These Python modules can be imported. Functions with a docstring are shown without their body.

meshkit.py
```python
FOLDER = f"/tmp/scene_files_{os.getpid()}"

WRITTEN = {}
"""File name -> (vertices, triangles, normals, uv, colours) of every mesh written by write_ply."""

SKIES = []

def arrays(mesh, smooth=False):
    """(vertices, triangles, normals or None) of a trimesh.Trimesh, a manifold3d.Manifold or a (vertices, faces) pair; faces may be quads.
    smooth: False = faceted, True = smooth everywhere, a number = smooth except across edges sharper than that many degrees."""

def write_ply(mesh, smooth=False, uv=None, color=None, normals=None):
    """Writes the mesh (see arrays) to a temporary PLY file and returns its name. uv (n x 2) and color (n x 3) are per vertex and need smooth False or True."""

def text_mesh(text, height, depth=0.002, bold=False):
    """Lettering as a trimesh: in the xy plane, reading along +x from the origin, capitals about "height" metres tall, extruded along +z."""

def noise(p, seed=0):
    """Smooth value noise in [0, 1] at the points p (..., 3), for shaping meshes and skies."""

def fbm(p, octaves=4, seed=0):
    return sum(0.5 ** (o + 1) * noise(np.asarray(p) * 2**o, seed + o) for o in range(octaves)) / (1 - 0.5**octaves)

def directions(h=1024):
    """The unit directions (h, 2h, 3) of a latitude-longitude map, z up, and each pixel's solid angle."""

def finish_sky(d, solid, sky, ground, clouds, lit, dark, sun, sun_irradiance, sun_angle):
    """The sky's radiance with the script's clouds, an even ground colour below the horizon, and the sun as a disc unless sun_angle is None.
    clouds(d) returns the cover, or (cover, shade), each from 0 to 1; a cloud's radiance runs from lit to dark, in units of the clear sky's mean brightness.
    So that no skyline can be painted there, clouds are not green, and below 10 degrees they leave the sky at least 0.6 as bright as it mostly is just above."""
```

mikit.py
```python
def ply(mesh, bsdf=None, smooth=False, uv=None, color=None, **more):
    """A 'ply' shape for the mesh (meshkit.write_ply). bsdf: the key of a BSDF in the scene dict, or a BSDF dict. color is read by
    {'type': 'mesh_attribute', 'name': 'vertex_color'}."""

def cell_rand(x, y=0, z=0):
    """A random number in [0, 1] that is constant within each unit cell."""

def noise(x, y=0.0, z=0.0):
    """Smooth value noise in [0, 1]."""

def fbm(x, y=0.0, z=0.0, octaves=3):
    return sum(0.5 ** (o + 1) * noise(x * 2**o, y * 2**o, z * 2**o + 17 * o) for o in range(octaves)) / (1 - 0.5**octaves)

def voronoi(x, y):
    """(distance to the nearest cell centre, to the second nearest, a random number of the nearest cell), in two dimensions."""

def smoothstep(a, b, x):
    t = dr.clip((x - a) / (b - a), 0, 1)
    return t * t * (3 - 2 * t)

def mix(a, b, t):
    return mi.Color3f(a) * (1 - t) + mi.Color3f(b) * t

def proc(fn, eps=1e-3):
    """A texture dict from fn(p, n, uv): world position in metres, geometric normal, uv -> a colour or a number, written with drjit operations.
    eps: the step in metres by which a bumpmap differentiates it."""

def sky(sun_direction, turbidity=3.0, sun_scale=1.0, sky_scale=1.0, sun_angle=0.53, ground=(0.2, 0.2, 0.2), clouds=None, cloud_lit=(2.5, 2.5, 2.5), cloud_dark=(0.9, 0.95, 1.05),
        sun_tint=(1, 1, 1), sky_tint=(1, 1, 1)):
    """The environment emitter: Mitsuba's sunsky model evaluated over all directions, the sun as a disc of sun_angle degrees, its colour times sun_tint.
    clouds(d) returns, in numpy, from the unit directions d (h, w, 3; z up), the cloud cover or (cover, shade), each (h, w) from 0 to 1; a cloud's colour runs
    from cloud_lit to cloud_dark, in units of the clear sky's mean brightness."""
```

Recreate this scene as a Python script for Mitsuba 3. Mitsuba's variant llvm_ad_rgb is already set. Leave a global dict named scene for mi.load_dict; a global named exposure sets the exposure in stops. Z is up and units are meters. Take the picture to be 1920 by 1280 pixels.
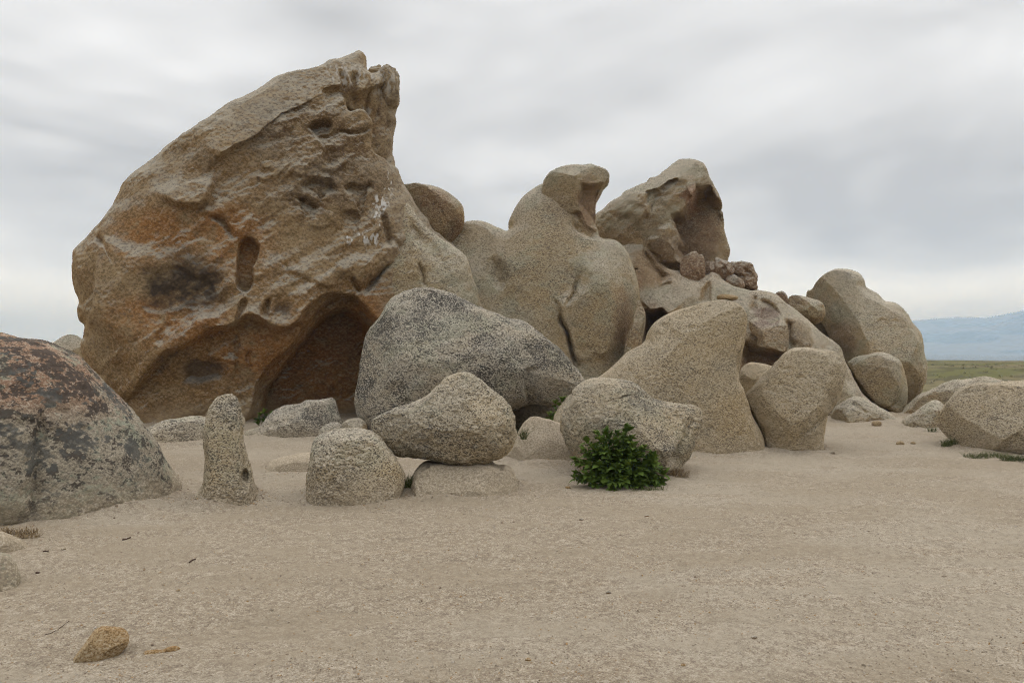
import math, random
import numpy as np
import drjit as dr
import mitsuba as mi
import mikit, meshkit, shapely
from scipy import ndimage, sparse
from scipy.sparse.linalg import spsolve

T = mi.ScalarTransform4f
scene, labels = {}, {}
random.seed(7)
RNG = np.random.default_rng(7)

# ------------------------------------------------------------------ camera, sky, exposure
EYE = np.array([0.0, 0.0, 1.6])
FOCAL, U0, V0 = 1520.0, 960.0, 640.0             # the lens in pixels of the 1920 px wide photograph
PITCH = math.atan(10 / FOCAL)
FWD = np.array([0, math.cos(PITCH), math.sin(PITCH)])
UPV = np.array([0, -math.sin(PITCH), math.cos(PITCH)])
exposure = 1.4


def clouds(d):
    """An overcast sky: long soft bands, bright where the cover thins towards the horizon."""
    el = np.arcsin(np.clip(d[..., 2], 0, 1))
    az = np.arctan2(d[..., 0], d[..., 1])
    k = 1.0 / (np.sin(el) + 0.16)
    q = np.stack([d[..., 0] * k, d[..., 1] * k, 0 * k], -1)
    wob = meshkit.noise(q * 1.1 + 3.1, 5) - 0.5
    band = np.stack([az * 3.0 + 1.0 * wob, el * 9.0 + 1.3 * wob, 0 * az], -1)
    n1 = 0.45 * meshkit.noise(band + 11.3, 1) + 0.28 * meshkit.noise(band * 2.1 + 4.0, 2) + 0.17 * meshkit.noise(band * 4.3, 3) + 0.1 * meshkit.noise(band * 8.7, 8)
    n2 = 0.4 * meshkit.noise(q * 1.1 + 7.0, 4) + 0.3 * meshkit.noise(q * 2.4, 6) + 0.2 * meshkit.noise(q * 5.2, 7) + 0.1 * meshkit.noise(q * 10.4, 9)
    dl = np.degrees(el) + 3.0 * wob
    belly = np.exp(-((dl - 10.0) / 3.6) ** 2)            # the grey underside of the near cloud deck
    glow = np.exp(-((dl - 2.5) / 3.0) ** 2)              # the bright strip of thin cloud below it
    streak = np.exp(-((dl - 2.4) / 0.9) ** 2)            # a thin grey streak in that strip
    shade = 0.83 + 0.55 * (n1 - 0.5) + 0.45 * (n2 - 0.5) + 0.09 * belly - 0.58 * glow + 0.2 * streak * n1 - 0.85 * np.sin(np.maximum(el - 0.35, 0)) ** 0.9
    return np.ones_like(el), np.clip(shade, 0, 1)


scene['sky'] = mikit.sky((0.45, 0.25, 0.85), turbidity=4, sun_scale=0.1, sun_angle=50, ground=(0.3, 0.26, 0.2), clouds=clouds,
                         cloud_lit=(5.9, 5.95, 6.1), cloud_dark=(1.98, 1.98, 1.98))
HAZE = True
scene['air'] = {'type': 'homogeneous', 'albedo': {'type': 'rgb', 'value': [0.76, 0.89, 1.0]},
                'sigma_t': {'type': 'rgb', 'value': [2.6e-4, 3.2e-4, 4.4e-4]}}
scene['camera'] = {'type': 'perspective', 'fov': math.degrees(2 * math.atan(960 / FOCAL)), 'fov_axis': 'x', 'near_clip': 0.1, 'far_clip': 30000.0,
                   'to_world': T().look_at(origin=EYE.tolist(), target=(EYE + FWD).tolist(), up=[0, 0, 1])}
if HAZE:
    scene['camera']['medium'] = {'type': 'ref', 'id': 'air'}


def ray(u, v):
    return np.array([(u - U0) / FOCAL, 0, 0]) + FWD + UPV * (V0 - v) / FOCAL


def at(u, v, Y):
    """The point on the ray through (u, v) that lies Y metres ahead."""
    d = ray(u, v)
    return EYE + d * (Y / d[1])


def fbm(p, octaves=4, seed=0):
    out, a, tot = 0, 0.5, 0
    for o in range(octaves):
        out = out + a * meshkit.noise(p * 2.0 ** o + 13.7 * o, seed + o)
        tot += a
        a *= 0.5
    return out / tot


# ------------------------------------------------------------------ rocks: outline -> swelling volume with relief -> surface
def curve(pts, n=5, closed=True):
    p = np.asarray(pts, float)
    if closed:
        p = np.vstack([p[-1:], p, p[:2]])
    else:
        p = np.vstack([2 * p[:1] - p[1:2], p, 2 * p[-1:] - p[-2:-1]])
    out = []
    for i in range(1, len(p) - 2):
        p0, p1, p2, p3 = p[i - 1:i + 3]
        t0 = 0.0
        t1 = t0 + max(np.linalg.norm(p1 - p0), 1e-6) ** 0.5
        t2 = t1 + max(np.linalg.norm(p2 - p1), 1e-6) ** 0.5
        t3 = t2 + max(np.linalg.norm(p3 - p2), 1e-6) ** 0.5
        for t in np.linspace(t1, t2, n, endpoint=False):
            a1 = (t1 - t) / (t1 - t0) * p0 + (t - t0) / (t1 - t0) * p1
            a2 = (t2 - t) / (t2 - t1) * p1 + (t - t1) / (t2 - t1) * p2
            a3 = (t3 - t) / (t3 - t2) * p2 + (t - t2) / (t3 - t2) * p3
            b1 = (t2 - t) / (t2 - t0) * a1 + (t - t0) / (t2 - t0) * a2
            b2 = (t3 - t) / (t3 - t1) * a2 + (t - t1) / (t3 - t1) * a3
            out.append((t2 - t) / (t2 - t1) * b1 + (t - t1) / (t2 - t1) * b2)
    if not closed:
        out.append(p[-2])
    return np.array(out)


def seg_distance(X, Z, path, closed):
    """(distance, side, position along from 0 to 1) of the grid points to a polyline."""
    p = np.asarray(path, float)
    q = np.vstack([p[1:], p[:1]]) if closed else p[1:]
    p = p if closed else p[:-1]
    L = np.linalg.norm(q - p, axis=1)
    cum = np.concatenate([[0], np.cumsum(L)])
    best = np.full(X.shape, 1e9)
    side = np.zeros(X.shape)
    along = np.zeros(X.shape)
    for i in range(len(p)):
        d = q[i] - p[i]
        t = np.clip(((X - p[i, 0]) * d[0] + (Z - p[i, 1]) * d[1]) / max(L[i] ** 2, 1e-12), 0, 1)
        ex, ez = X - p[i, 0] - t * d[0], Z - p[i, 1] - t * d[1]
        dd = np.hypot(ex, ez)
        m = dd < best
        best = np.where(m, dd, best)
        side = np.where(m, d[0] * (Z - p[i, 1]) - d[1] * (X - p[i, 0]), side)
        along = np.where(m, (cum[i] + t * L[i]) / cum[-1], along)
    return best, np.sign(side), along


def sm(x):
    x = np.clip(x, 0, 1)
    return x * x * (3 - 2 * x)


def surface_nets(G, origin, c):
    """Closed quad mesh of G > 0 on a regular grid of step c."""
    S = G > 0
    nx, ny, nz = G.shape
    cnt = np.zeros((nx - 1, ny - 1, nz - 1), np.uint8)
    for a, b, e in np.ndindex(2, 2, 2):
        cnt += S[a:nx - 1 + a, b:ny - 1 + b, e:nz - 1 + e]
    I = np.argwhere((cnt > 0) & (cnt < 8))
    corner = {o: G[I[:, 0] + o[0], I[:, 1] + o[1], I[:, 2] + o[2]] for o in np.ndindex(2, 2, 2)}
    acc, num = np.zeros((len(I), 3)), np.zeros(len(I))
    for a in corner:
        for k in range(3):
            if a[k]:
                continue
            b = tuple(1 if j == k else a[j] for j in range(3))
            ga, gb = corner[a], corner[b]
            m = (ga > 0) != (gb > 0)
            t = np.where(m, ga / np.where(m, ga - gb, 1), 0)
            pos = np.tile(np.array(a, float), (len(I), 1))
            pos[:, k] += t
            acc += pos * m[:, None]
            num += m
    V = (I + acc / num[:, None]) * c + origin
    idx = np.full(cnt.shape, -1, np.int32)
    idx[I[:, 0], I[:, 1], I[:, 2]] = np.arange(len(I))
    F = []
    for k in range(3):
        sl0 = [slice(1, -1)] * 3
        sl1 = [slice(1, -1)] * 3
        sl0[k], sl1[k] = slice(0, -1), slice(1, None)
        A, B = S[tuple(sl0)], S[tuple(sl1)]
        E = np.argwhere(A != B)
        up = A[E[:, 0], E[:, 1], E[:, 2]]
        for j in range(3):
            if j != k:
                E[:, j] += 1
        i, j = [(1, 2), (2, 0), (0, 1)][k]
        q = []
        for da, db in ((0, 0), (-1, 0), (-1, -1), (0, -1)):
            e = E.copy()
            e[:, i] += da
            e[:, j] += db
            q.append(idx[e[:, 0], e[:, 1], e[:, 2]])
        q = np.stack(q, 1)
        q[~up] = q[~up][:, ::-1]
        F.append(q)
    F = np.vstack(F)
    F = F[(F >= 0).all(1)]
    return V, np.vstack([F[:, [0, 1, 2]], F[:, [0, 2, 3]]])


def vertex_normals(V, F):
    n = np.zeros_like(V)
    fn = np.cross(V[F[:, 1]] - V[F[:, 0]], V[F[:, 2]] - V[F[:, 0]])
    for k in range(3):
        n += np.stack([np.bincount(F[:, k], fn[:, j], len(V)) for j in range(3)], 1)
    return n / np.maximum(np.linalg.norm(n, axis=1, keepdims=True), 1e-12)


FRAMES = {}
COARSE = 1.4


class Frame:
    """The local frame of a rock: its outline lies in an upright plane that faces the place it is seen from, Y metres ahead."""

    def __init__(self, u, v, Y):
        o = at(u, v, Y)
        self.o = np.array([o[0], o[1], 0.0])
        h = self.o - [EYE[0], EYE[1], 0]
        self.dist = np.linalg.norm(h)
        self.ey = h / self.dist
        self.ex = np.array([self.ey[1], -self.ey[0], 0])
        self.px = self.dist / FOCAL * (self.dist / Y)                       # metres per pixel

    def loc(self, pts, off=0.0):
        p = np.asarray(pts, float)
        off = np.broadcast_to(off, len(p))
        r = []
        for (u, v), a in zip(p, off):
            d = ray(u, v)
            q = EYE + d * ((self.dist + a) / (d @ self.ey)) - self.o
            r.append((q @ self.ex, q[2]))
        return np.array(r)

    def world(self, P):
        return self.o + P[:, :1] * self.ex + P[:, 1:2] * self.ey + P[:, 2:3] * [0, 0, 1]


def patch_at(frame, u, v, ru, rv, off):
    q = frame.loc([(u, v)], off)[0]
    k = (frame.dist + off) / FOCAL
    return q[0], q[1], ru * k, rv * k


def ground_z(x, y, fine=True):
    x, y = np.asarray(x, float), np.asarray(y, float)
    r = np.hypot(x, y)
    P3 = np.stack([x, y, 0 * x], -1)
    z = 0.10 * (fbm(P3 / 3.5, 3, 201) - 0.5) * sm(r / 3)
    away = sm((r - 23) / 18)
    z = z - 3.0 * away + 2.75 * sm((r - 46) / 56) - 33.5 * sm((r - 112) / 420)
    z = z + 2.2 * (fbm(P3 / 26, 4, 205) - 0.5) * sm((r - 28) / 20) * (1 - sm((r - 108) / 60))
    if fine:
        near = r < 30
        pn = P3[near]
        zn = 0
        if CONTACT is not None:
            d = CONTACT.query(pn[:, :2], workers=1)[0]
            zn = (0.035 * np.exp(-d / 0.07) + 0.03 * np.exp(-d / 0.3)) * (0.2 + 1.4 * meshkit.noise(pn * 2.6, 207))
        zn = zn + 0.032 * (fbm(pn * np.array([1.6, 2.4, 1]), 3, 211) - 0.5)
        foot = meshkit.noise(pn * np.array([4.5, 4.5, 1]), 215)
        zn = zn + 0.012 * (sm((foot - 0.55) * 4) - 0.5) + 0.007 * (fbm(pn * 17, 2, 217) - 0.5)
        z[near] += zn
    return z


CONTACT = None
GROUND_CONTACT = []


def rock(key, material, Y, outline, fwd, back, feats=(), cell=1.6, p=0.42, lump=(0.5, 0.06), rough=0.012, flat=0.0, plates=0.0, sink=0.35, seed=0, smooth_out=4, wob=2.0, contact=True, lean=0.0, ani=(1, 1, 1), facets=6, cut=1.0, seat=False):
    """One rock. outline and feats are given in pixels of the photograph at the rock's own distance; feats is the relief of its front."""
    ol = np.asarray(outline, float)
    fr = Frame((ol[:, 0].min() + ol[:, 0].max()) / 2, 650, Y)
    FRAMES[key] = fr
    c = fr.px * cell * COARSE
    P = fr.loc(curve(ol, smooth_out))
    x0, x1, z0, z1 = P[:, 0].min() - 4 * c, P[:, 0].max() + 4 * c, max(P[:, 1].min() - 4 * c, -sink - 3 * c), P[:, 1].max() + 4 * c
    full_z0 = P[:, 1].min() - 4 * c
    # swelling: solve the membrane on a coarse grid over the whole outline
    cc = max((x1 - x0) / 110, (z1 - full_z0) / 110)
    gx, gz = np.arange(x0, x1 + cc, cc), np.arange(full_z0, z1 + cc, cc)
    CX, CZ = np.meshgrid(gx, gz, indexing='ij')
    poly = shapely.Polygon(P).buffer(0)
    ins = shapely.contains_xy(poly, CX, CZ)
    ins[[0, -1]] = ins[:, [0, -1]] = False
    idm = np.full(ins.shape, -1)
    idm[ins] = np.arange(ins.sum())
    ii, jj = np.nonzero(ins)
    rows, cols = [], []
    for a, b in ((1, 0), (-1, 0), (0, 1), (0, -1)):
        n = idm[ii + a, jj + b]
        rows.append(np.nonzero(n >= 0)[0])
        cols.append(n[n >= 0])
    N = len(ii)
    A = sparse.csc_matrix((-np.ones(sum(map(len, rows))), (np.concatenate(rows), np.concatenate(cols))), (N, N)) + sparse.identity(N, format='csc') * (4 + flat * (cc / (z1 - full_z0)) ** 2 * 100)
    U = np.zeros(ins.shape)
    U[ins] = spsolve(A, np.ones(N))
    U /= U.max()
    D = seg_distance(CX, CZ, P, True)[0]
    R = np.where(ins, U / np.maximum(D, cc * 0.35), 0)
    near = ndimage.distance_transform_edt(~(ins & (D > cc)), return_distances=False, return_indices=True)
    R = ndimage.gaussian_filter(R[tuple(near)], 1.5)
    # fine maps
    fx, fz = np.arange(x0, x1 + c, c), np.arange(z0, z1 + c, c)
    X, Z = np.meshgrid(fx, fz, indexing='ij')
    d = seg_distance(X, Z, P, True)[0] * np.where(shapely.contains_xy(poly, X, Z), 1, -1)
    co = np.stack([(X - x0) / cc, (Z - full_z0) / cc])
    r = ndimage.map_coordinates(R, co, order=1, mode='nearest')
    u = ndimage.map_coordinates(U, co, order=3, mode='nearest')
    w = sm(d / (5 * cc))
    u = w * u + (1 - w) * r * d
    h = fwd * np.maximum(u, 0) ** p
    # relief
    H = lean * (Z - z1)

    def to_loc(pts):
        q = fr.loc(pts)
        for _ in range(3):
            i = np.clip(((q[:, 0] - x0) / c).round().astype(int), 0, len(fx) - 1)
            j = np.clip(((q[:, 1] - z0) / c).round().astype(int), 0, len(fz) - 1)
            q = fr.loc(pts, -(h[i, j] + H[i, j]))
        return q
    W2 = np.stack([X, 0 * X, Z], -1)
    s = fr.px * 16
    wx = (fbm(W2 / s, 3, seed + 31) - 0.5) * fr.px * wob * 4
    wz = (fbm(W2 / s, 3, seed + 57) - 0.5) * fr.px * wob * 4
    if plates:
        a = math.radians(38)
        q = np.stack([(X * math.cos(a) + Z * math.sin(a)) * 0.8, 0 * X, (-X * math.sin(a) + Z * math.cos(a)) * 2.0], -1)
        t = fbm(q + wx[..., None] * 1.5, 4, seed + 91) * 9
        some = 0.3 + 0.9 * sm(fbm(q * 0.35 + 9, 2, seed + 63) * 4 - 1.5)
        H += plates * some * (np.floor(t) + sm((t - np.floor(t)) * 4) - 4.5) * 0.35
        t = fbm(q * 2.3 + 5, 4, seed + 19) * 7
        H += plates * 0.4 * (np.floor(t) + sm((t - np.floor(t)) * 3) - 3.5) * sm(fbm(q * 0.7, 2, seed + 3) * 4 - 1.6)
    todo = []
    slots = []
    for f in feats:
        kind, pts = f[0], f[1]
        q = to_loc(pts)
        if kind == 'slot':
            q = curve(q, 4)
            ds = seg_distance(X, Z, q, True)[0] * np.where(shapely.contains_xy(shapely.Polygon(q).buffer(0), X, Z), 1, -1)
            slots.append((f[2], sm(ds / (f[3] * fr.px) + 0.5), ds > 0))
        elif kind in ('dent', 'bump'):
            amt, edge = f[2], f[3] * fr.px
            q = curve(q, 4)
            ds = seg_distance(X + wx, Z + wz, q, True)[0] * np.where(shapely.contains_xy(shapely.Polygon(q).buffer(0), X + wx, Z + wz), 1, -1)
            todo.append((amt if kind == 'bump' else -amt) * sm(ds / edge))
        elif kind in ('groove', 'ridge'):
            wd, amt = max(f[2] * fr.px, 0.75 * c), f[3] * (1.4 if f[2] < 6 else 1.1)
            q = curve(q, 4, False)
            ds, _, al = seg_distance(X + wx, Z + wz, q, False)
            todo.append((amt if kind == 'ridge' else -amt) * np.exp(-(ds / wd) ** 2) * sm(np.minimum(al, 1 - al) * 3.5))
        elif kind == 'scarp':
            wd, amt, which = f[2] * fr.px, f[3], f[4]
            q = curve(q, 4, False)
            ds, sd, al = seg_distance(X + wx, Z + wz, q, False)
            sd = -sd if which == 'R' else sd
            m = sm(sd * ds / (1.6 * c) * 0.5 + 0.5)
            todo.append(amt * np.exp(-ds / wd) * m * sm(np.minimum(al, 1 - al) * 5))
    for t in todo:
        H += t
    for amt, m, inside in slots:
        H = H * (1 - m) + m * (np.median(H[inside]) - amt + 0.25 * (H - np.median(H[inside])))
    # volume
    ymin, ymax = -(h + H).max() - 4 * c, back * 1.02 + 4 * c
    if H.min() < -0.3:
        ymax = max(ymax, 0.2)
    fy = np.arange(ymin, ymax, c)
    G = np.empty((len(fx), len(fy), len(fz)), np.float32)
    uf, Hf, e = u.astype(np.float32), H.astype(np.float32), 1 / p
    for k, y in enumerate(fy):
        fade = float(sm((back * 0.55 - y) / (back * 0.5)))
        ye = y + Hf * fade
        G[:, k, :] = uf - np.where(ye < 0, np.abs(ye) / fwd, np.abs(ye) / back) ** e
    G = np.minimum(G, ((Z + sink) * 2)[:, None, :].astype(np.float32))
    G[[0, -1]] = G[:, [0, -1]] = G[:, :, [0, -1]] = -1
    V, F = surface_nets(G, np.array([fx[0], fy[0], fz[0]]), c)
    del G
    # keep the largest piece
    g = sparse.coo_matrix((np.ones(len(F) * 2), (np.r_[F[:, 0], F[:, 1]], np.r_[F[:, 1], F[:, 2]])), (len(V), len(V)))
    lab = sparse.csgraph.connected_components(g, directed=False)[1]
    keep = lab == np.bincount(lab).argmax()
    F = F[keep[F[:, 0]]]
    new = np.cumsum(keep) - 1
    V, F = V[keep], new[F]
    # light smoothing of grid steps, then the weathered skin
    adj = sparse.coo_matrix((np.ones(len(F) * 6), (np.r_[F[:, 0], F[:, 1], F[:, 2], F[:, 1], F[:, 2], F[:, 0]], np.r_[F[:, 1], F[:, 2], F[:, 0], F[:, 0], F[:, 1], F[:, 2]])), (len(V), len(V))).tocsr()
    adj.data[:] = 1
    deg = np.asarray(adj.sum(1)).ravel()[:, None]
    for lam in (0.5, -0.45):
        V = V + lam * (adj @ V / deg - V)
    n = vertex_normals(V, F)
    # the side that faces away is kept coarser
    away = (n[:, 1] > 0.35) & (V[:, 1] > 0)
    far = np.unique(np.floor(V[away] / (3.5 * c)).astype(np.int64), axis=0, return_inverse=True)[1].ravel()
    new = np.empty(len(V), np.int64)
    new[~away] = np.arange((~away).sum())
    new[away] = (~away).sum() + far
    cnt = np.bincount(new)
    V = np.stack([np.bincount(new, V[:, k]) / cnt for k in range(3)], 1)
    F = new[F]
    F = F[(F[:, 0] != F[:, 1]) & (F[:, 1] != F[:, 2]) & (F[:, 0] != F[:, 2])]
    n = vertex_normals(V, F)
    q = V + seed * 7.3
    disp = lump[1] * (fbm(q * np.array(ani) / lump[0], 3, seed) - 0.5) * 2
    V = V + n * disp[:, None]
    fr_rng = np.random.default_rng(seed + 500)
    for _ in range(facets):
        k = np.array([fr_rng.normal() * 0.6, -1.0, fr_rng.normal() * 0.6 + 0.1])
        k /= np.linalg.norm(k)
        sv = V @ k
        over = np.maximum(sv - sv.max() + cut * fwd * fr_rng.uniform(0.08, 0.2), 0)
        V = V - k * (0.85 * over)[:, None]
    n = vertex_normals(V, F)
    pit = sm((meshkit.noise(q / (5.5 * c), seed + 41) - 0.72) * 5) * sm(fbm(q / (50 * c), 2, seed + 43) * 4 - 1.6)
    V = V - n * (1.3 * rough * pit)[:, None]
    n = vertex_normals(V, F)
    t = 2 * (fbm(q * np.array(ani) / (8 * c), 3, seed + 5) - 0.5) + 0.9 * (meshkit.noise(q / (1.7 * c), seed + 9) - 0.5)
    patch = 0.45 + 1.1 * sm(fbm(q / (40 * c), 2, seed + 77) * 3 - 1.0)
    V = V + n * (rough * t * patch)[:, None]
    n = vertex_normals(V, F)
    Wd = fr.world(V)
    if seat:
        Wd[:, 2] += ground_z(fr.o[:1], fr.o[1:2])[0]
    Nn = n[:, :1] * fr.ex + n[:, 1:2] * fr.ey + n[:, 2:] * np.array([0, 0, 1.0])
    if np.linalg.det(np.stack([fr.ex, fr.ey, [0, 0, 1]])) < 0:
        F = F[:, ::-1]
    path = meshkit.write_ply((Wd, F), False, normals=Nn)
    scene[key] = {'type': 'ply', 'filename': path, 'face_normals': False, 'bsdf': {'type': 'ref', 'id': material}}
    if contact and not seat:
        low = Wd[(Wd[:, 2] > -0.15) & (Wd[:, 2] < 0.12)]
        if len(low):
            GROUND_CONTACT.append(low[:: max(1, len(low) // 1500), :2])
    TRI[key] = len(F)
    return fr


TRI = {}


def tag(key, label, cat, group=None, kind=None):
    e = {'label': label, 'category': cat} if cat else {'label': label}
    if group:
        e['group'] = group
    if kind:
        e['kind'] = kind
    labels[key] = e


# ------------------------------------------------------------------ materials
C = mi.Color3f
ss, mix, nz, cr = mikit.smoothstep, mikit.mix, mikit.noise, mikit.cell_rand


def bsdf(key, fn, rough=0.95, spec=0.05, bump=None, bscale=1.0):
    b = {'type': 'principled', 'base_color': mikit.proc(fn), 'roughness': rough, 'specular': spec}
    if bump:
        b = {'type': 'bumpmap', 'arbitrary': mikit.proc(bump, eps=0.003), 'scale': bscale, 'bsdf': b}
    scene[key] = {'type': 'twosided', 'bsdf': b}


def speckle(p, f, dens=0.0):
    """Mineral grains: (dark, light) amounts."""
    a = nz(p.x * f, p.y * f, p.z * f)
    b = nz(p.x * f * 1.9 + 9, p.y * f * 1.9, p.z * f * 1.9)
    s = 0.55 * a + 0.45 * b
    return ss(0.54, 0.66, s + 0.16 * dens), ss(0.54, 0.66, 1 - s)


SPOTS = {}


def granite(base, warm, dark, f=42.0, k_dark=0.55, k_light=0.35, lichen=0.0, green=0.0, stain=0.0, dust=0.0, top=0.0, blotch=0.5, spots_of=None):
    base, warm = sat(base), sat(warm)

    def fn(p, n, uv):
        m = mikit.fbm(p.x * 0.9, p.y * 0.9, p.z * 0.9 + 3, 3)
        m2 = mikit.fbm(p.x * 3.1 + 5, p.y * 3.1, p.z * 3.1, 4)
        m3 = mikit.fbm(p.x * 11 + 5, p.y * 11, p.z * 11, 2)
        col = mix(base, warm, ss(0.36, 0.66, m * 0.6 + m2 * 0.4 + stain * (0.35 - n.z) * 0.35))
        if top:
            col = mix(col, C(0.36, 0.335, 0.285), top * ss(0.1, 0.75, n.z + 0.6 * (m2 - 0.5)))
        col = col * (1 + blotch * (0.6 * (m2 - 0.5) + 0.4 * (m3 - 0.5)))
        if green:
            g1 = mikit.fbm(p.x * 2.0 + 31, p.y * 2.0, p.z * 2.0 + 5, 3)
            col = mix(col, C(0.25, 0.265, 0.19), 0.8 * green * ss(0.5, 0.62, g1 * 0.75 + m3 * 0.25))
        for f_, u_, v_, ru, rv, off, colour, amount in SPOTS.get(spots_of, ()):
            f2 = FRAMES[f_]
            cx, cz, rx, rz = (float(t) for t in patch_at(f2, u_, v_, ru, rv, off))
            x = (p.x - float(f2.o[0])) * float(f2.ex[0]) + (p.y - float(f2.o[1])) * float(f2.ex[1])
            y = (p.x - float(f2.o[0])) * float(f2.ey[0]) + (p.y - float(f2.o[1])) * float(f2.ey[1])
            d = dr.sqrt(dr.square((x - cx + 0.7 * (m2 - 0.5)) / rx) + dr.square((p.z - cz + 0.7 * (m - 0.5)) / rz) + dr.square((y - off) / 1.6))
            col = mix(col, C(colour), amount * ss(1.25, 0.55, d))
        dens = 0.0
        if lichen:
            l1 = mikit.fbm(p.x * 2.1 + 2, p.y * 2.1 + 8, p.z * 2.1, 4)
            dens = ss(0.40, 0.68, 0.75 * l1 + 0.25 * m3)
            spots = nz(p.x * 15, p.y * 15 + 4, p.z * 15)
            col = mix(col, C(0.12, 0.115, 0.105), lichen * 0.55 * dens)
            col = mix(col, C(0.09, 0.088, 0.08), lichen * ss(0.70, 0.80, 0.62 * spots + 0.38 * dens))
        dk, lt = speckle(p, f, lichen * dens)
        col = mix(col, C(dark), k_dark * dk)
        col = mix(col, C(0.50, 0.45, 0.365), k_light * lt)
        if dust:
            col = mix(col, mix(C(0.275, 0.226, 0.160), C(0.39, 0.335, 0.255), lt), dust * ss(0.36, 0.0, p.z + 0.35 * (m2 - 0.5)) * (1 - 0.5 * dk))
        return col
    return fn


GREY, TAN, RUST, BROWN, DARK = (0.275, 0.25, 0.205), (0.33, 0.255, 0.165), (0.33, 0.18, 0.08), (0.21, 0.145, 0.085), (0.05, 0.045, 0.038)
def sat(c, k=1.16):
    """The colour c, k times as far from grey."""
    y = 0.3 * c[0] + 0.6 * c[1] + 0.1 * c[2]
    return tuple(max(0.01, y + k * (v - y)) for v in c)


bsdf('granite_grey', granite(GREY, (0.285, 0.24, 0.175), DARK, f=54, k_dark=0.9, k_light=0.6, lichen=0.85, green=0.45, dust=0.8, top=0.3))
bsdf('granite_dotted', granite((0.30, 0.26, 0.195), (0.305, 0.24, 0.15), DARK, f=80, k_dark=0.88, k_light=0.55, lichen=0.4, green=0.3, dust=0.9, top=0.3))
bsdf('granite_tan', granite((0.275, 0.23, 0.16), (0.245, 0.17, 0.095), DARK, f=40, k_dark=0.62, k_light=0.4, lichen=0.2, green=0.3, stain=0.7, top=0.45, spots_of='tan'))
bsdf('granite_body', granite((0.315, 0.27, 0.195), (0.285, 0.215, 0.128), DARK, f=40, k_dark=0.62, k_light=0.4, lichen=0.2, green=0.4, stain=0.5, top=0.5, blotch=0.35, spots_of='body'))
bsdf('granite_pale', granite((0.32, 0.265, 0.185), (0.30, 0.23, 0.14), DARK, f=60, k_dark=0.68, k_light=0.45, lichen=0.2, dust=0.6, top=0.3, blotch=0.35))
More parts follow.
